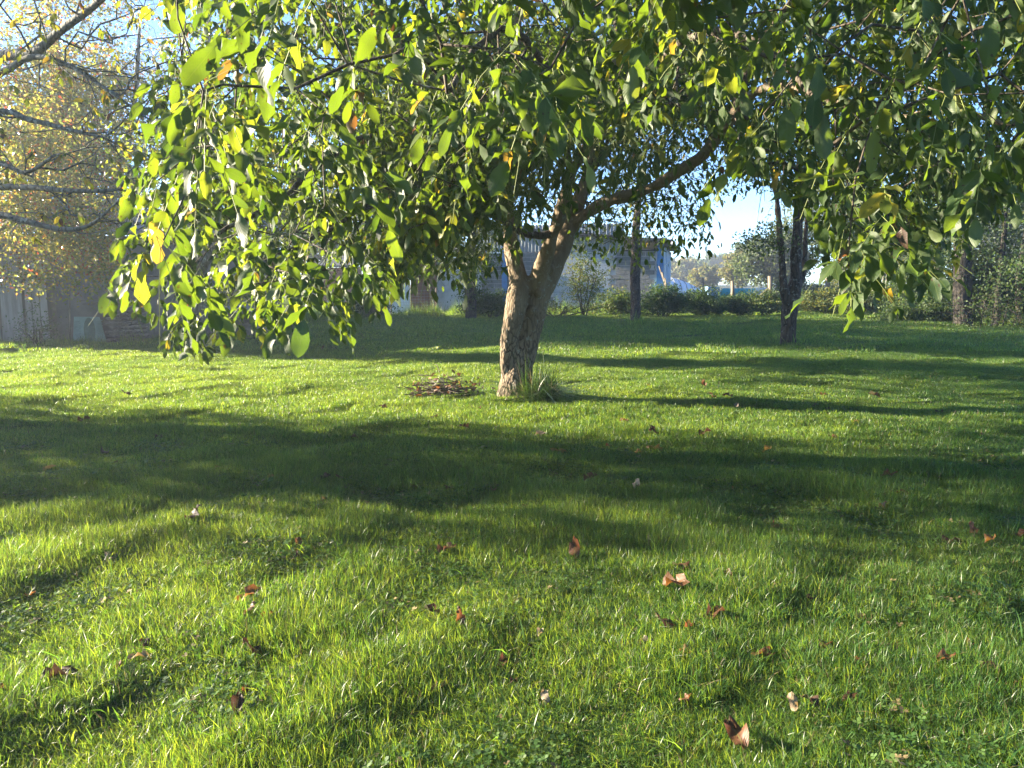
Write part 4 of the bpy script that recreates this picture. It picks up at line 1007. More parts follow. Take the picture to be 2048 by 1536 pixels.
# parked car: seen side on, mostly behind leaves
def car(cx, cy, gz, L_=4.2):
    c = empty('parked_car', (cx, cy, gz), 'slate blue hatchback parked in front of the wooden sheds', 'car')
    prof = [(-2.1, .35), (-2.12, .75), (-1.98, 1.0), (-1.75, 1.32), (-1.3, 1.44), (-.3, 1.46), (.25, 1.36), (.95, .98), (1.6, .88), (2.0, .74), (2.1, .5), (2.08, .28), (1.0, .22), (-1.0, .22)]
    bm = bmesh.new(); rings = []
    for y, ins in ((-.84, .06), (-.78, 0), (0, -.01), (.78, 0), (.84, .06)):
        r_ = []
        for x, z in prof:
            nar = .12 * max(0, (z - .95)) / .5 if abs(y) > .7 else 0
            r_.append(bm.verts.new((x * (1 - ins * .1), y - math.copysign(nar * 1.3, y) if y else 0, z - (ins * .3 if z > .6 else -ins * .2))))
        rings.append(r_)
    for a, b in zip(rings[:-1], rings[1:]):
        for i in range(len(prof)): bm.faces.new((a[i], a[(i + 1) % len(prof)], b[(i + 1) % len(prof)], b[i]))
    bm.faces.new(rings[0][::-1]); bm.faces.new(rings[-1])
    bmesh.ops.recalc_face_normals(bm, faces=bm.faces)
    me = bpy.data.meshes.new('body'); bm.to_mesh(me); bm.free()
    def pl(n, me_, mat): o = bpy.data.objects.new(n, me_); COL.objects.link(o); me_.materials.append(mat) if not me_.materials else None; o.parent = c; return o
    pl('body', me, M['car_paint'])
    for yy, sgn in ((-.86, -1), (.86, 1)):
        for xs in ([(-1.72, 1.02), (-1.5, 1.33), (-.62, 1.39), (-.62, 1.0)], [(-.55, 1.0), (-.55, 1.39), (-.2, 1.38), (.72, 1.0)]):
            m = MB(); V = [(x, yy - sgn * (.10 * max(0, z - .95) / .5 + .005), z) for x, z in xs]; V += [(x, y + sgn * -.03, z) for x, y, z in V]
            m.add(V, [[0, 1, 2, 3], [7, 6, 5, 4], [0, 4, 5, 1], [1, 5, 6, 2], [2, 6, 7, 3], [3, 7, 4, 0]]); pl('side_window', m.mesh('side_window'), M['glass'])
    m = MB(); m.add([(.30, -.62, 1.36), (.30, .62, 1.36), (.95, .72, 1.005), (.95, -.72, 1.005)] + [(.27, -.62, 1.34), (.27, .62, 1.34), (.92, .72, .99), (.92, -.72, .99)], [[0, 3, 2, 1], [4, 5, 6, 7], [0, 1, 5, 4], [2, 3, 7, 6]]); pl('windscreen', m.mesh('windscreen'), M['glass'])
    tm = MB(); tm.tube([(0, -.1, 0), (0, .1, 0)], .31, 16); tm = tm.mesh('tyre'); tm.materials.append(M['rubber'])
    rm = MB(); rm.tube([(0, -.112, 0), (0, .05, 0)], .19, 12); rm = rm.mesh('rim'); rm.materials.append(M['chrome'])
    for x in (-1.3, 1.3):
        for y in (-.8, .8):
            wl = pl('wheel', tm, None); wl.location = (x, y, .31); k = bpy.data.objects.new('rim', rm); COL.objects.link(k); k.parent = wl
    for y in (-.62, .62):
        m = MB(); m.box((2.02, y, .66), (.14, .34, .13)); pl('headlight', m.mesh('headlight'), M['lamp_glass'])
    m = MB(); m.box((2.1, 0, .42), (.04, .5, .11)); pl('number_plate', m.mesh('number_plate'), M['white_sheet'])
    for y in (-.92, .92):
        m = MB(); m.box((.55, y, 1.02), (.12, .16, .12)); pl('mirror', m.mesh('mirror'), M['car_paint'])
    c.rotation_euler = (0, 0, rad(-14)); return c
car(xt(727, 41), 41, -.80)

# fence wire mesh along the yard, posts
def post(px, ytop, ybase, Y, r_, label, mat='post_wood', top=None):
    a = P(px, ybase, Y); b = P(px + random.uniform(-1, 1), ytop, Y); m = MB(); m.tube([a - [0, 0, .3], (a + b) / 2 + [.01, 0, 0], b], [r_, r_ * .97, r_ * .85], 8)
    o = link('fence_post', m.mesh('fence_post', True), M[mat], None, label, 'post', 'weathered fence posts along the far hedge'); at_base(o, a); return o
post(1465, 562, 607, 33.5, .085, 'weathered fence post standing before the teal tank')
post(1541, 552, 612, 32.6, .11, 'stout pale topped fence post left of the forked orchard tree')
post(1655, 556, 600, 34.5, .12, 'sunlit orange brown fence post among the bleached bushes')
post(1407, 556, 590, 44, .05, 'thin dark stake at the right end of the white tunnel cover')
m = MB(); a = P(1505, 605, 32.7); b = P(1540, 575, 32.6); m.tube([a, b], .06, 6); o = link('fence_brace', m.mesh('fence_brace', True), M['post_wood'], None, 'slanting timber brace propping the stout fence post', 'brace'); at_base(o, a)
# wire mesh fence by the car
f0, f1 = xt(600, 33.5), xt(872, 34.5)
wf = empty('wire_fence', (f0, 33.5, 0), 'thin wire mesh fence at the back of the lawn in front of the car', 'fence')
m = MB(); nx = 44
for k in range(9): z = .05 + k * .13; m.tube([(f0, 33.5, z), (f1, 34.5, z)], .004, 3, False)
for k in range(nx + 1): t = k / nx; m.tube([(f0 + (f1 - f0) * t, 33.5 + t, 0), (f0 + (f1 - f0) * t, 33.5 + t, 1.12)], .004, 3, False)
link('wire', m.mesh('wire'), M['wire'], wf, kind='stuff')
for t in (0, .33, .66, 1):
    m = MB(); m.tube([(f0 + (f1 - f0) * t, 33.5 + t, -.3), (f0 + (f1 - f0) * t, 33.5 + t, 1.2)], .035, 6); link('post', m.mesh('post'), M['post_wood'], wf)

# white tunnel cover, blue sheeting, teal tank
tx0, tx1, TY = xt(1330, 60), xt(1412, 60), 60
tn = empty('tunnel_cover', ((tx0 + tx1) / 2, TY, 0), 'low white plastic tunnel cover beyond the dark bushes', 'tunnel')
m = MB(); V = []; nn = 14
for i in range(nn + 1):
    for j in range(9):
        a = j / 8 * math.pi; x = tx0 + (tx1 - tx0) * i / nn; hh = (zt(1370, 553, TY)) * (1 - .55 * (i / nn) ** 2)
        V.append((x, TY + 2.5 - 2.5 * math.cos(a), hh * math.sin(a) ** .7 + (.03 if i % 2 else 0)))
i = np.arange(nn)[:, None] * 9; j = np.arange(8)[None]; Q = np.stack([i + j, i + j + 1, i + 9 + j + 1, i + 9 + j], -1).reshape(-1, 4)
m.add(V, Q); link('cover', m.mesh('cover', True), M['white_sheet'], tn)
m = MB()
for k in range(0, nn + 1, 2):
    pts = [np.array(V[k * 9 + j]) + [0, -.02, .03] for j in range(9)]; m.tube(pts, .03, 4, False)
link('hoops', m.mesh('hoops'), M['wire'], tn)
m = MB(); m.box((xt(1375, 52), 52, .35), (xt(1420, 52) - xt(1335, 52), 1.5, .75), jit=.08); o = link('blue_tarpaulin', m.mesh('blue_tarpaulin'), M['blue_sheet'], None, 'crumpled blue sheeting in front of the white tunnel cover', 'tarpaulin'); at_base(o, (xt(1375, 52), 52, 0))
tk = empty('water_tank', (xt(1478, 42), 42, 0), 'teal horizontal tank glimpsed behind the hedge and fence post', 'tank')
m = MB(); a, b = xt(1442, 42), xt(1512, 42); m.tube([(a, 42, .82), (a + .12, 42, .82), (b - .12, 42, .82), (b, 42, .82)], [.2, .29, .29, .2], 16); link('drum', m.mesh('drum', True), M['teal'], tk)
m = MB(); 
for x in (a + .4, b - .4): m.box((x, 42, .28), (.1, .5, .56))
link('cradle', m.mesh('cradle'), M['wood_grey'], tk)
m = MB(); m.box((xt(1425, 48), 48, .95), (.75, .8, .35), jit=.02); m.box((xt(1425, 48), 48, .42), (.6, .6, .84)); o = link('stacked_crates', m.mesh('stacked_crates'), M['blue_sheet'], None, 'dark blue crate right of the white tunnel cover', 'crate'); at_base(o, (xt(1425, 48), 48, 0)); o.name = 'crate'
m = MB(); m.box((xt(1524, 40), 40, .75), (.62, .5, .75), jit=.02); m.box((xt(1524, 40), 40, .19), (.5, .4, .38)); o = link('storage_box', m.mesh('storage_box'), M['white_sheet'], None, 'pale box standing between the teal tank and the stout post', 'box'); at_base(o, (xt(1524, 40), 40, 0))

# ------------------------------------------------------------------ grey wall on the left with pale boards
WY0, WY1 = 17.9, 21.5
wx0, wx1 = xt(-260, 17.2), xt(562, WY1)
pa = np.array([wx0, 17.3]); pb = np.array([wx1, WY1]); wl_ = np.linalg.norm(pb - pa); wdv = (pb - pa) / wl_; wn = np.array([wdv[1], -wdv[0]])
AW = np.array([[wdv[0], wdv[1], 0], [-wn[0], -wn[1], 0], [0, 0, 1.]])
def wpt(u, v, z): q = pa + wdv * u + wn * v; return np.array([q[0], q[1], z])
def u_of(px):      # wall coordinate seen at photo column px
    k = (px - 1024) / FPX * (1 + .0); lo, hi = 0., wl_
    for _ in range(40):
        md = (lo + hi) / 2; q = wpt(md, 0, 1.2); u_, _v = proj(q[None]); 
        if u_[0] < px: lo = md
        else: hi = md
    return md
gw = empty('grey_shed', wpt(wl_ / 2, 0, 0), 'long low grey rendered shed along the left side of the lawn', 'building')
WH = 2.65
m = MB(); m.box(wpt(wl_ / 2, -1.6, WH / 2 - .05), (wl_, 3.2, WH + .1), AW); link('wall', m.mesh('wall'), M['render_wall'], gw)
V = [wpt(-.3, .35, WH + .04), wpt(wl_ + .3, .35, WH + .04), wpt(wl_ + .3, -3.5, WH + .9), wpt(-.3, -3.5, WH + .9)]; V += [q + np.array([0, 0, .09]) for q in V]
m = MB(); m.add(V, [[3, 2, 1, 0], [4, 5, 6, 7], [0, 1, 5, 4], [1, 2, 6, 5], [2, 3, 7, 6], [3, 0, 4, 7]]); link('roof', m.mesh('roof'), M['corrugated'], gw)
for px in (442, 505):
    m = MB(); u = u_of(px); m.box(wpt(u, .02, WH / 2), (.035, .03, WH - .1), AW); link('cover_strip', m.mesh('cover_strip'), M['wood_grey'], gw)
bf = empty('board_fence', wpt(u_of(50), .1, 0), 'row of tall weathered pale boards at the far left', 'fence')
e = [-150, -128, -100, -78, -50, -26, -3, 20, 46, 61, 78, 95]
for a, b in zip(e[:-1], e[1:]):
    u0, u1 = u_of(a) + .015, u_of(b) - .012; h = 2.15 + random.uniform(-.1, .1)
    m = MB(); m.box((0, 0, h / 2), (u1 - u0, .028, h), jit=.004)
    o = link('board', m.mesh('board'), M['board'], bf); o.matrix_basis = Matrix.Translation(Vector(wpt((u0 + u1) / 2, .10 + random.uniform(-.02, .02), -.03))) @ Matrix.Rotation(math.atan2(wdv[1], wdv[0]) , 4, 'Z') @ Matrix.Rotation(rad(random.uniform(-1.0, 1.6)), 4, 'Y')
m = MB(); u = u_of(106); m.box(wpt(u, .1, 1.05), (.09, .09, 2.2), AW); link('post', m.mesh('post'), M['wood_grey'], bf)
m = MB(); m.box(wpt((u_of(95) + u_of(114)) / 2, .09, 1.35), (.2, .02, .03), AW); link('rail', m.mesh('rail'), M['wood_grey'], bf)
# ribbed green panel leaning on the wall
u0, u1 = u_of(139), u_of(205); hh = float(P(170, 638, 17.9)[2] - 0)
pn = empty('ribbed_panel', wpt((u0 + u1) / 2, .3, 0), 'pale green ribbed plastic panel with a dark oval centre leaning on the wall', 'panel')
uc = (u0 + u1) / 2; wdt = u1 - u0
def tilt(u, z, off=0): return wpt(u, .42 - .30 * z / hh + off, z)
m = MB(); pr = [(u0, 0), (u1 + .02, 0), (u1 - .10, hh * .97), (u0 + .06, hh)]; V = [tilt(a, z) for a, z in pr] + [tilt(a, z, -.03) for a, z in pr]
m.add(V, [[0, 1, 2, 3], [7, 6, 5, 4], [0, 4, 5, 1], [1, 5, 6, 2], [2, 6, 7, 3], [3, 7, 4, 0]]); link('sheet', m.mesh('sheet'), M['green_plastic'], pn)
V = []; 
for i in range(24): t = i / 24 * 2 * math.pi; V.append(tilt(uc + .02 + .125 * math.cos(t), hh * .49 + hh * .47 * math.sin(t), .03))
V.append(tilt(uc + .02, hh * .49, .055)); m = MB(); m.add(V, T=[[i, (i + 1) % 24, 24] for i in range(24)]); link('oval', m.mesh('oval', True), M['green_dark'], pn)
rb = MB()
for sgn in (-1, 1):
    for k in range(9):
        z = hh * (.08 + .095 * k); a = uc + sgn * .17; b = uc + sgn * (wdt / 2 - .05); m = MB()
        m.tube([tilt(min(a, b) + .02, z, .012), tilt(max(a, b), z, .012)], .016, 6); link('rib', m.mesh('rib', True), M['green_plastic'], pn)
m = MB(); m.tube([wpt(u_of(134), .5, 0), wpt(u_of(141), .12, 1.45)], .022, 6); o = link('pole', m.mesh('pole', True), M['wood_grey'], None, 'slim wooden pole leaning on the wall beside the green panel', 'pole'); at_base(o, wpt(u_of(134), .5, 0))

# stone pile: irregular stones as parts
def stone_mesh(name, seed, flat=.5):
    bm = bmesh.new(); bmesh.ops.create_icosphere(bm, subdivisions=1, radius=1)
    for v in bm.verts: v.co *= 1 + .28 * mnoise.noise(v.co * 1.7 + Vector((seed, seed, 0))); v.co.z *= flat; v.co.y *= .7
    me = bpy.data.meshes.new(name); bm.to_mesh(me); bm.free(); return me
M['stone'] = mat_simple('stone', (.20, .17, .14), .9, col2=(.09, .08, .07), scale=6, bump=.5)
stv = [stone_mesh('stone', s * 3.1) for s in range(5)]
for me in stv: me.materials.append(M['stone'])
sp_ = empty('stone_stack', wpt(u_of(248), .5, 0), 'low stack of rough stones topped with brushwood against the grey wall', 'stones')
ua, ub = u_of(209), u_of(288)
for row in range(8):
    z = .06 + row * .105; n = 9
    for k in range(n):
        u = ua + (ub - ua) * (k + .5 + (.5 if row % 2 else 0)) / (n + .5)
        o = link('stone', random.choice(stv), None, sp_); s = random.uniform(.075, .12)
        o.matrix_basis = Matrix.Translation(Vector(wpt(u, .55 - .03 * row + random.uniform(-.03, .03), z))) @ Matrix.Rotation(math.atan2(wdv[1], wdv[0]) + random.gauss(0, .25), 4, 'Z') @ Matrix.Rotation(random.gauss(0, .2), 4, 'Y') @ Matrix.Diagonal((s * random.uniform(1, 1.4), s, s, 1))
def brush(name, label, c, rx, ry, rz, n, mat, leafm=None, L_=.5, r_=.006, tint=(.4, .2), nl=0, ls=.08, cat='brushwood', ang=None):
    root = empty(name, c, label, cat); m = MB(); c = np.asarray(c, float)
    ends = []
    for _ in range(n):
        p = c + rng.normal(0, 1, 3) * [rx * .45, ry * .45, 0] + [0, 0, abs(rng.normal(0, rz * .5))]; a = rng.random() * 6.28 if ang is None else ang + rng.normal(0, .45)
        d = np.array([math.cos(a), math.sin(a), rng.normal(.05, .22)]); l = L_ * rng.uniform(.4, 1.2)
        b = rng.normal(0, .05 * l, 3); m.tube([p - d * l / 2, p + b, p + d * l / 2], [r_ * rng.uniform(.7, 1.6), r_, r_ * .4], 4, False); ends.append(p + d * l / 2)
    link('sticks', m.mesh('sticks'), mat, root, kind='stuff')
    if nl:
        tp = c + rng.normal(0, 1, (nl, 3)) * [rx * .5, ry * .45, rz * .35] + [0, 0, rz * .4]; tp[:, 2] = np.maximum(tp[:, 2], c[2] + .02)
        link('leaf_litter', join_clouds('leaf_litter', [leaves_at(tp, 1, .01, ls, tint[0], tint[1], leaf_template(4, 3))]), leafm, root, kind='stuff')
    return root, ends
brush('brushwood', 'brushwood lying on top of the stacked stones', wpt(u_of(240), .45, .98), .75, .2, .1, 60, M['wood_grey'], L_=.7, ang=math.atan2(wdv[1], wdv[0]))
# log stack with board and corrugated sheets
lm = MB(); lm.tube([(0, -.22, 0), (0, .22, 0)], 1, 9); lm = lm.mesh('log', False); lm.materials.append(M['wood_grey'])
ls_ = empty('log_stack', wpt(u_of(465), .9, 0), 'stack of split logs under a dark lid beside the left lichened trunk', 'log stack')
ua, ub = u_of(418), u_of(497)
for row in range(6):
    for k in range(13):
        u = ua + (ub - ua) * (k + .5 + (.5 if row % 2 else 0)) / 13.5; s = random.uniform(.05, .07)
        o = link('log', lm, None, ls_); o.matrix_basis = Matrix.Translation(Vector(wpt(u, .9 + random.uniform(-.03, .03), .07 + row * .11))) @ Matrix.Rotation(math.atan2(wdv[1], wdv[0]) + random.gauss(0, .05), 4, 'Z') @ Matrix.Diagonal((s, 1, s * random.uniform(.8, 1), 1))
m = MB(); V = [wpt(ua - .1, 1.35, .74), wpt(ub + .15, 1.35, .72), wpt(ub + .1, .5, .92), wpt(ua - .1, .5, .96)]; V += [q + np.array([0, 0, .045]) for q in V]
m.add(V, [[3, 2, 1, 0], [4, 5, 6, 7], [0, 1, 5, 4], [1, 2, 6, 5], [2, 3, 7, 6], [3, 0, 4, 7]]); link('lid', m.mesh('lid'), M['corrugated'], ls_)
ua, ub = u_of(500), u_of(556)
cs_ = empty('corrugated_sheets', wpt((ua + ub) / 2, .8, 0), 'rusty corrugated sheets stacked on edge next to the covered logs', 'metal sheets')
for k in range(4):
    m = MB(); V = []; n = 24
    for i in range(n + 1):
        z = .04 + .62 * i / n
        for u in (ua + .05 * k, ub - .06 * k): V.append(wpt(u, .9 - .05 * k - .05 * i / n + .014 * (i % 4 in (1, 2)), z + .02 * k))
    i = np.arange(n)[:, None] * 2; m.add(V, i + [0, 1, 3, 2]); o = link('sheet', m.mesh('sheet'), M['corrugated'], cs_)
for k, (z, lb) in enumerate(((.72, 'grey weathered sleeper lying on the corrugated sheets'), (.84, 'split weathered plank lying topmost over the corrugated sheets'))):
    m = MB(); m.tube([wpt(ua - .1 + .1 * k, .75, z), wpt((ua + ub) / 2, .75, z + .02), wpt(ub + .1, .7, z - .02)], [.045, .06, .04], 6); o = link('timber', m.mesh('timber'), M['wood_grey'], None, lb, 'timber'); at_base(o, wpt(ua, .75, z))

# ------------------------------------------------------------------ on the lawn
g = G(880, 795)
brush('brush_pile', 'small heap of cut twigs and dead leaves left of the walnut trunk', (g[0] + .12, g[1], g[2] + .03), .5, .28, .24, 110, M['twig'], M['dead_leaf'], .45, .005, (.30, .16), 150, .085)
p0 = G(800, 806); p1 = G(888, 790); m = MB(); m.tube([p0 + [0, 0, .02], (p0 + p1) / 2 + [0, 0, .10], p1 + [0, 0, .16]], [.005, .008, .01], 6)
m.tube([p0 + [.15, 0, .05], p0 + [.22, .05, .22], p0 + [.28, .1, .30]], [.004, .003, .002], 4)
o = link('fallen_twig', m.mesh('fallen_twig', True), M['twig'], None, 'long bent twig sticking out left from the heap of cuttings', 'twig'); at_base(o, p0)
for k, (px, py) in enumerate(((826, 782), (862, 778))):
    c = P(px, py, float(G(870, 797)[1])); V, Q, uv = leaf_template(6, 3, wave=.3, seed=90 + k)
    o = link('dead_leaf', mesh_np('dead_leaf', V * .13, [Q], uv=uv, attrs={'tint': np.full(len(V), .62)}), M['dead_leaf'], None, ('orange dead leaf hanging from the long bent twig', 'rusty dead leaf at the left top of the twig heap')[k], 'leaf'); o.location = c; o.rotation_euler = (rad(-80), rad(20), rad(30 * k))
# coarse tuft at the foot of the trunk
def tuft(name, label, c, n, h, w_, spread, lean=.9, mat='grass'):
    V, Q, T, tn = blades(n, spread, h, w_, 6, lean=lean, sag=.75); V = V + np.asarray(c)
    o = link(name, mesh_np(name, V, [Q, T], attrs={'tint': tn}), M[mat], None, label, 'grass tuft'); at_base(o, c); return o
c = G(1076, 802); tuft('grass_tuft', 'thick tuft of long arching grass at the right foot of the walnut trunk', c, 1500, .40, .009, .22, 1.3, 'tuft')
c = G(1262, 655); tuft('grass_tuft', 'rough tuft of long dull grass at the foot of the bare grey trunk', c, 420, .36, .016, .5)
c = G(1585, 694); tuft('grass_tuft', 'low tuft of dewy grass around the foot of the forked orchard tree', c, 320, .22, .013, .4)

# fallen leaves, each from its place in the photograph: px, py, length px, tint, turn, label
FL = [
 (475,1222,52,.62,80,'upright orange brown leaf on its edge, lower left foreground'),
 (478,1253,44,.35,5,'drab olive brown leaf lying just below the upright orange one'),
 (522,1262,40,.58,20,'rusty leaf to the right of the drab olive one in the lower left'),
 (567,1252,34,.15,60,'dark leaf tip at the right end of the lower left group'),
 (210,1142,46,.98,70,'pale bleached leaf standing in the grass on the left'),
 (24,1388,42,.6,50,'red brown leaf at the left edge near the bottom'),
 (80,1380,60,.12,0,'long dark leaf beside the red brown one at the left edge'),
 (255,1333,40,.9,10,'pale pinkish leaf in the lower left grass'),
 (290,1313,36,.1,120,'dark purple leaf just above the pale pinkish one'),
 (527,1325,56,.15,25,'dark folded leaf in the grass, lower left of centre'),
 (475,1448,48,.16,80,'dark plum coloured leaf near the bottom, left of centre'),
 (489,1408,30,.56,100,'small rust leaf above the dark plum coloured one'),
 (235,1355,24,.6,90,'tiny orange leaf stalk end between dark leaves on the left'),
 (52,1202,26,.62,10,'small orange leaf at the far left below the shade'),
 (640,970,26,.2,0,'small dark leaf in the shaded band left of centre'),
 (450,942,44,.5,15,'reddish leaf in the shaded band on the left'),
 (205,915,36,.2,0,'dark leaf in the shade below the left lit grass'),
 (365,1053,44,.2,10,'dark wet leaf midway down on the left'),
 (85,952,22,.85,0,'pale leaf speck in the shade at the left edge'),
 (245,935,26,.3,30,'brown leaf near the dark one in the left shade'),
 (362,832,34,.3,0,'brown leaf on the lit grass edge at left'),
 (265,792,28,.25,0,'small brown leaf on the sunny grass at left'),
 (155,850,26,.3,0,'brown leaf on the darkening grass at far left'),
 (318,880,30,.25,0,'thin brown leaf lying in the shade edge at left'),
 (530,964,28,.78,0,'tan leaf in the shade left of centre'),
 (738,1015,24,.3,20,'small brown leaf in the shade, left of the trunk line'),
 (875,1118,42,.4,10,'reddish brown leaf near the middle of the picture'),
 (770,1092,22,.3,0,'small brown leaf left of the middle reddish leaf'),
 (600,1105,30,.45,100,'orange tinged leaf between the two shades left of centre'),
 (927,1268,46,.6,70,'bright rust leaf standing in the sunlit grass below centre'),
 (883,1245,40,.3,0,'dark red leaf behind a grass blade below centre'),
 (1012,1330,38,.42,40,'brown leaf with a pale edge in the sunlit grass, lower middle'),
 (896,1384,40,.82,20,'tan curled leaf in the clover, lower middle'),
 (1095,1425,34,.95,60,'pale pink curled leaf standing in bright grass near the bottom'),
 (1076,1288,26,.97,90,'whitish leaf upright in bright grass, lower middle'),
 (1022,1382,26,.15,50,'dark leaf under the brown pale edged one'),
 (1278,1297,28,.98,40,'cream leaf scrap in the bright grass right of centre'),
 (1150,1127,62,.55,110,'large brown leaf hanging point down between blades near the centre'),
 (1325,1182,66,.62,-25,'crumpled russet leaf lit by the sun right of centre'),
 (1385,1155,44,.35,0,'dull brown leaf up and right of the crumpled russet one'),
 (1463,1168,28,.3,70,'small dark red leaf right of the crumpled russet one'),
 (1320,1102,34,.25,20,'dark leaf above the crumpled russet one'),
 (1425,1136,36,.8,-20,'tan leaf lying flat up right of the crumpled russet one'),
 (1340,1125,30,.2,0,'dark leaf directly above the crumpled russet one'),
 (1450,1235,66,.4,20,'long brown cupped leaf with pale rim on the right foreground'),
 (1352,1265,50,.25,0,'dark red leaf with curled edge, lower right of centre'),
 (1385,1268,34,.55,10,'rust coloured leaf next to the dark red curled one'),
 (1548,1325,44,.62,-10,'red orange leaf among grass on the right foreground'),
 (1637,1308,36,.58,10,'narrow red leaf right of the red orange one'),
 (1735,1341,32,.62,0,'small orange leaf low on the right'),
 (1868,1339,38,.6,0,'orange brown leaf farther right in the foreground clover'),
 (1935,1307,34,.6,0,'faint orange leaf near the right edge foreground'),
 (2003,1363,38,.1,70,'dark shrivelled leaf at the right edge foreground'),
 (1590,1440,36,.9,70,'pale pinkish nut husk like leaf near the bottom right'),
 (1637,1430,36,.2,-20,'dark leaf right of the pale pinkish one near the bottom'),
 (1708,1405,34,.3,20,'brown leaf half hidden in tall blades, lower right'),
 (1490,1520,110,.5,-15,'large dark red curled leaf at the very bottom edge'),
 (1356,1416,30,.6,0,'orange leaf scrap in the bright grass, bottom middle right'),
 (1350,1320,34,.8,0,'tan leaf lying flat left of the red orange one'),
 (1325,908,40,.80,-15,'yellow brown leaf on the edge of the shade right of the trunk'),
 (1287,912,20,.78,0,'small yellow leaf left of the yellow brown one'),
 (1318,875,40,.3,10,'dark and tan leaf on the lit edge right of the trunk'),
 (1398,877,32,.3,0,'brown leaf on the lit edge farther right of the trunk'),
 (1100,910,34,.8,5,'ochre leaf just below the tuft, in the shade edge'),
 (1068,878,30,.97,15,'pale folded leaf below the trunk'),
 (1270,987,28,.97,80,'pale grey pink leaf upright in the shaded band'),
 (1165,972,44,.45,0,'reddish brown leaf in the shaded band below the trunk'),
 (988,990,28,.6,0,'brown orange leaf in the shaded band, centre'),
 (912,948,26,.35,0,'brown leaf in the shade left below the trunk'),
 (905,985,24,.3,0,'dark leaf in the shade left below the trunk'),
 (815,985,26,.3,0,'brown leaf in the shade, farther left of the trunk'),
 (1035,1030,30,.5,20,'reddish leaf in the shade beneath the trunk line'),
 (1500,985,22,.2,0,'small dark leaf in the shade at right'),
 (1595,960,26,.3,0,'brown leaf in the shade at right'),
 (1760,962,30,.6,0,'orange leaf in the shade towards the right edge'),
 (1780,995,30,.5,0,'red brown leaf under the orange one at right'),
 (1850,990,24,.7,0,'tan leaf in the shade near the right edge'),
 (1740,1030,34,.18,0,'dark leaf in the dewy grass at right'),
 (1558,1065,34,.62,20,'orange rust leaf in the dewy grass at right'),
 (1585,1075,30,.4,0,'brown leaf beside the orange rust one at right'),
 (1880,1098,40,.1,0,'dark curled leaf in the dewy grass at far right'),
 (1952,1080,28,.62,70,'orange leaf upright in the dewy grass at far right'),
 (1968,1098,32,.68,0,'tan orange leaf below the upright one at far right'),
 (2032,966,36,.66,0,'bright orange leaf at the right edge in the shade'),
 (2030,1082,30,.3,0,'brown leaf near the right edge below the bright orange one'),
 (1668,828,26,.15,20,'dark leaf on the trunk shadow, right'),
 (1700,855,22,.5,0,'rust leaf below the trunk shadow, right'),
 (1625,818,22,.5,0,'rust leaf on the trunk shadow, right'),
 (1475,820,22,.97,60,'pale leaf blade on the trunk shadow'),
 (1435,800,26,.6,0,'orange brown leaf on sunny grass right of the tuft'),
 (1410,778,24,.6,0,'rusty leaf on sunny grass beyond the tuft'),
 (1297,775,18,.6,30,'small rusty leaf on sunny grass near the tuft'),
 (1465,798,22,.25,0,'dark leaf near the orange brown one on the sunny grass'),
 (1500,742,24,.4,0,'brown leaf on the far sunlit strip'),
 (1760,800,22,.62,0,'small orange leaf on sunny grass at right'),
 (1640,795,18,.7,0,'small tan leaf on sunny grass at right'),
 (1870,830,20,.3,0,'small brown leaf on sunny grass near the right edge'),
 (953,830,18,.6,60,'small orange leaf on bright grass below the trunk, left side'),
 (939,862,26,.4,0,'reddish leaf on bright grass below the heap of cuttings'),
 (878,840,20,.3,0,'small brown leaf under the heap of cuttings'),
 (700,880,20,.4,0,'small brown leaf on the shade edge left of the heap'),
 (640,700,20,.6,0,'small leaf on the far lit strip at left'),
 (775,822,20,.4,0,'brown speckled leaf left below the heap of cuttings'),
 (1210,900,20,.6,0,'small orange leaf in the shade edge right of the trunk'),
 (1238,848,20,.6,0,'tiny rust leaf between the tuft and the yellow brown leaf'),
 (690,965,22,.4,0,'brown leaf in the shade between the heap and the left edge'),
 (1525,912,24,.8,0,'tan leaf on the shade edge right'),
 (1655,880,22,.4,0,'rust brown leaf on lit grass at right'),
 (1950,880,20,.4,0,'rust brown leaf on lit grass close to the right edge'),
 (1290,1040,22,.3,0,'small brown leaf in the dewy shade right of centre'),
 (640,1015,22,.5,0,'small reddish leaf in the shade left of centre'),
 (1610,1210,24,.1,0,'small dark leaf near the bright tufts at right'),
 (1830,1182,24,.6,0,'small orange leaf in the half shade at right'),
]
flm = {}
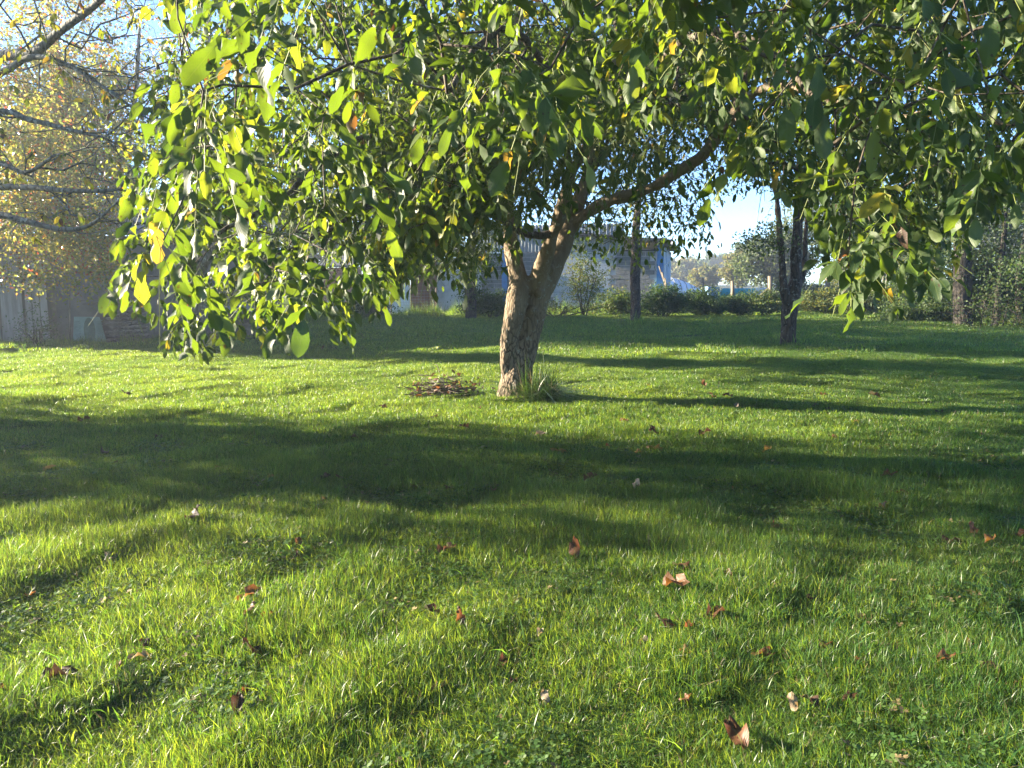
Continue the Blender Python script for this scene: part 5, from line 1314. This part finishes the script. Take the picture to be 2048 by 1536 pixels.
for i, (px, py, ln, tn_, turn, lab) in enumerate(FL):
    g = G(px, py); d = float(np.linalg.norm(g - [0, 0, CAM_H])); s = ln / FPX * d; s = .88 * max(.05, min(s, .15))
    k = (round(tn_, 2), i % 4)
    if k not in flm:
        r2 = np.random.default_rng(i + 5); V, Q, uv = leaf_template(7, 5, wid=.25, wave=.5, fold=(.5, -.3, .8, .3)[i % 4], droop=(.35, -.2, .1, .5)[i % 4], seed=i)
        V[:, 2] += r2.normal(0, .035, len(V)); V[:, :2] *= 1 + r2.normal(0, .10, (len(V), 1)); flm[k] = mesh_np('fallen_leaf', V, [Q], uv=uv, attrs={'tint': np.full(len(V), k[0])}); flm[k].materials.append(M['dead_leaf'])
    o = link('fallen_leaf', flm[k], None, None, lab, 'fallen leaf', 'fallen leaves on the lawn')
    stand = 60 <= abs(turn) <= 125
    o.location = (g[0], g[1], g[2] + .034)
    az = rng.uniform(0, 6.28)
    if stand: o.rotation_euler = (rad(22 + rng.uniform(0, 22)), rad(rng.uniform(-20, 20)), rng.uniform(-.7, .7))
    else: o.rotation_euler = (rad(rng.uniform(8, 32)), rad(rng.uniform(-18, 18)), rad(-90 if rng.random() < .5 else 90) + rad(turn) + rng.normal(0, .5))
    o.scale = (s, s, s)

r3 = np.random.default_rng(77); scraps = list(flm.values())
for i, f in enumerate(FL):
    words_ = ('tiny dry scrap lying near the ' + f[5]).split()
    if i % 2 or len(words_) > 16: continue
    a = r3.uniform(0, 6.28); px, py = f[0] + 38 * math.cos(a), f[1] + 16 * math.sin(a) + 4
    if px < 8 or px > 2040 or py > 1525: continue
    g = G(px, py); o = link('leaf_scrap', scraps[int(r3.integers(len(scraps)))], None, None, ' '.join(words_), 'leaf scrap', 'small dry leaf scraps in the lawn')
    s = r3.uniform(.025, .05); o.location = (g[0], g[1], g[2] + .028); o.scale = (s, s, s); o.rotation_euler = (r3.normal(0, .5), r3.normal(0, .4), r3.uniform(0, 6.3))
# ------------------------------------------------------------------ morning haze
hz, n = new_mat('haze')
pv_ = N(n, "ShaderNodeVolumePrincipled"); pv_.inputs['Density'].default_value = .0016; pv_.inputs['Color'].default_value = (.78, .88, 1, 1); pv_.inputs['Anisotropy'].default_value = .45
o_ = N(n, "ShaderNodeOutputMaterial"); L(n, pv_.outputs[0], o_.inputs['Volume'])
m = MB(); m.box((0, 85, 6.7), (516, 336, 16.4))
for (a, b) in ((0, 0),): pass
link('haze', m.mesh('haze'), hz, None, kind='stuff')
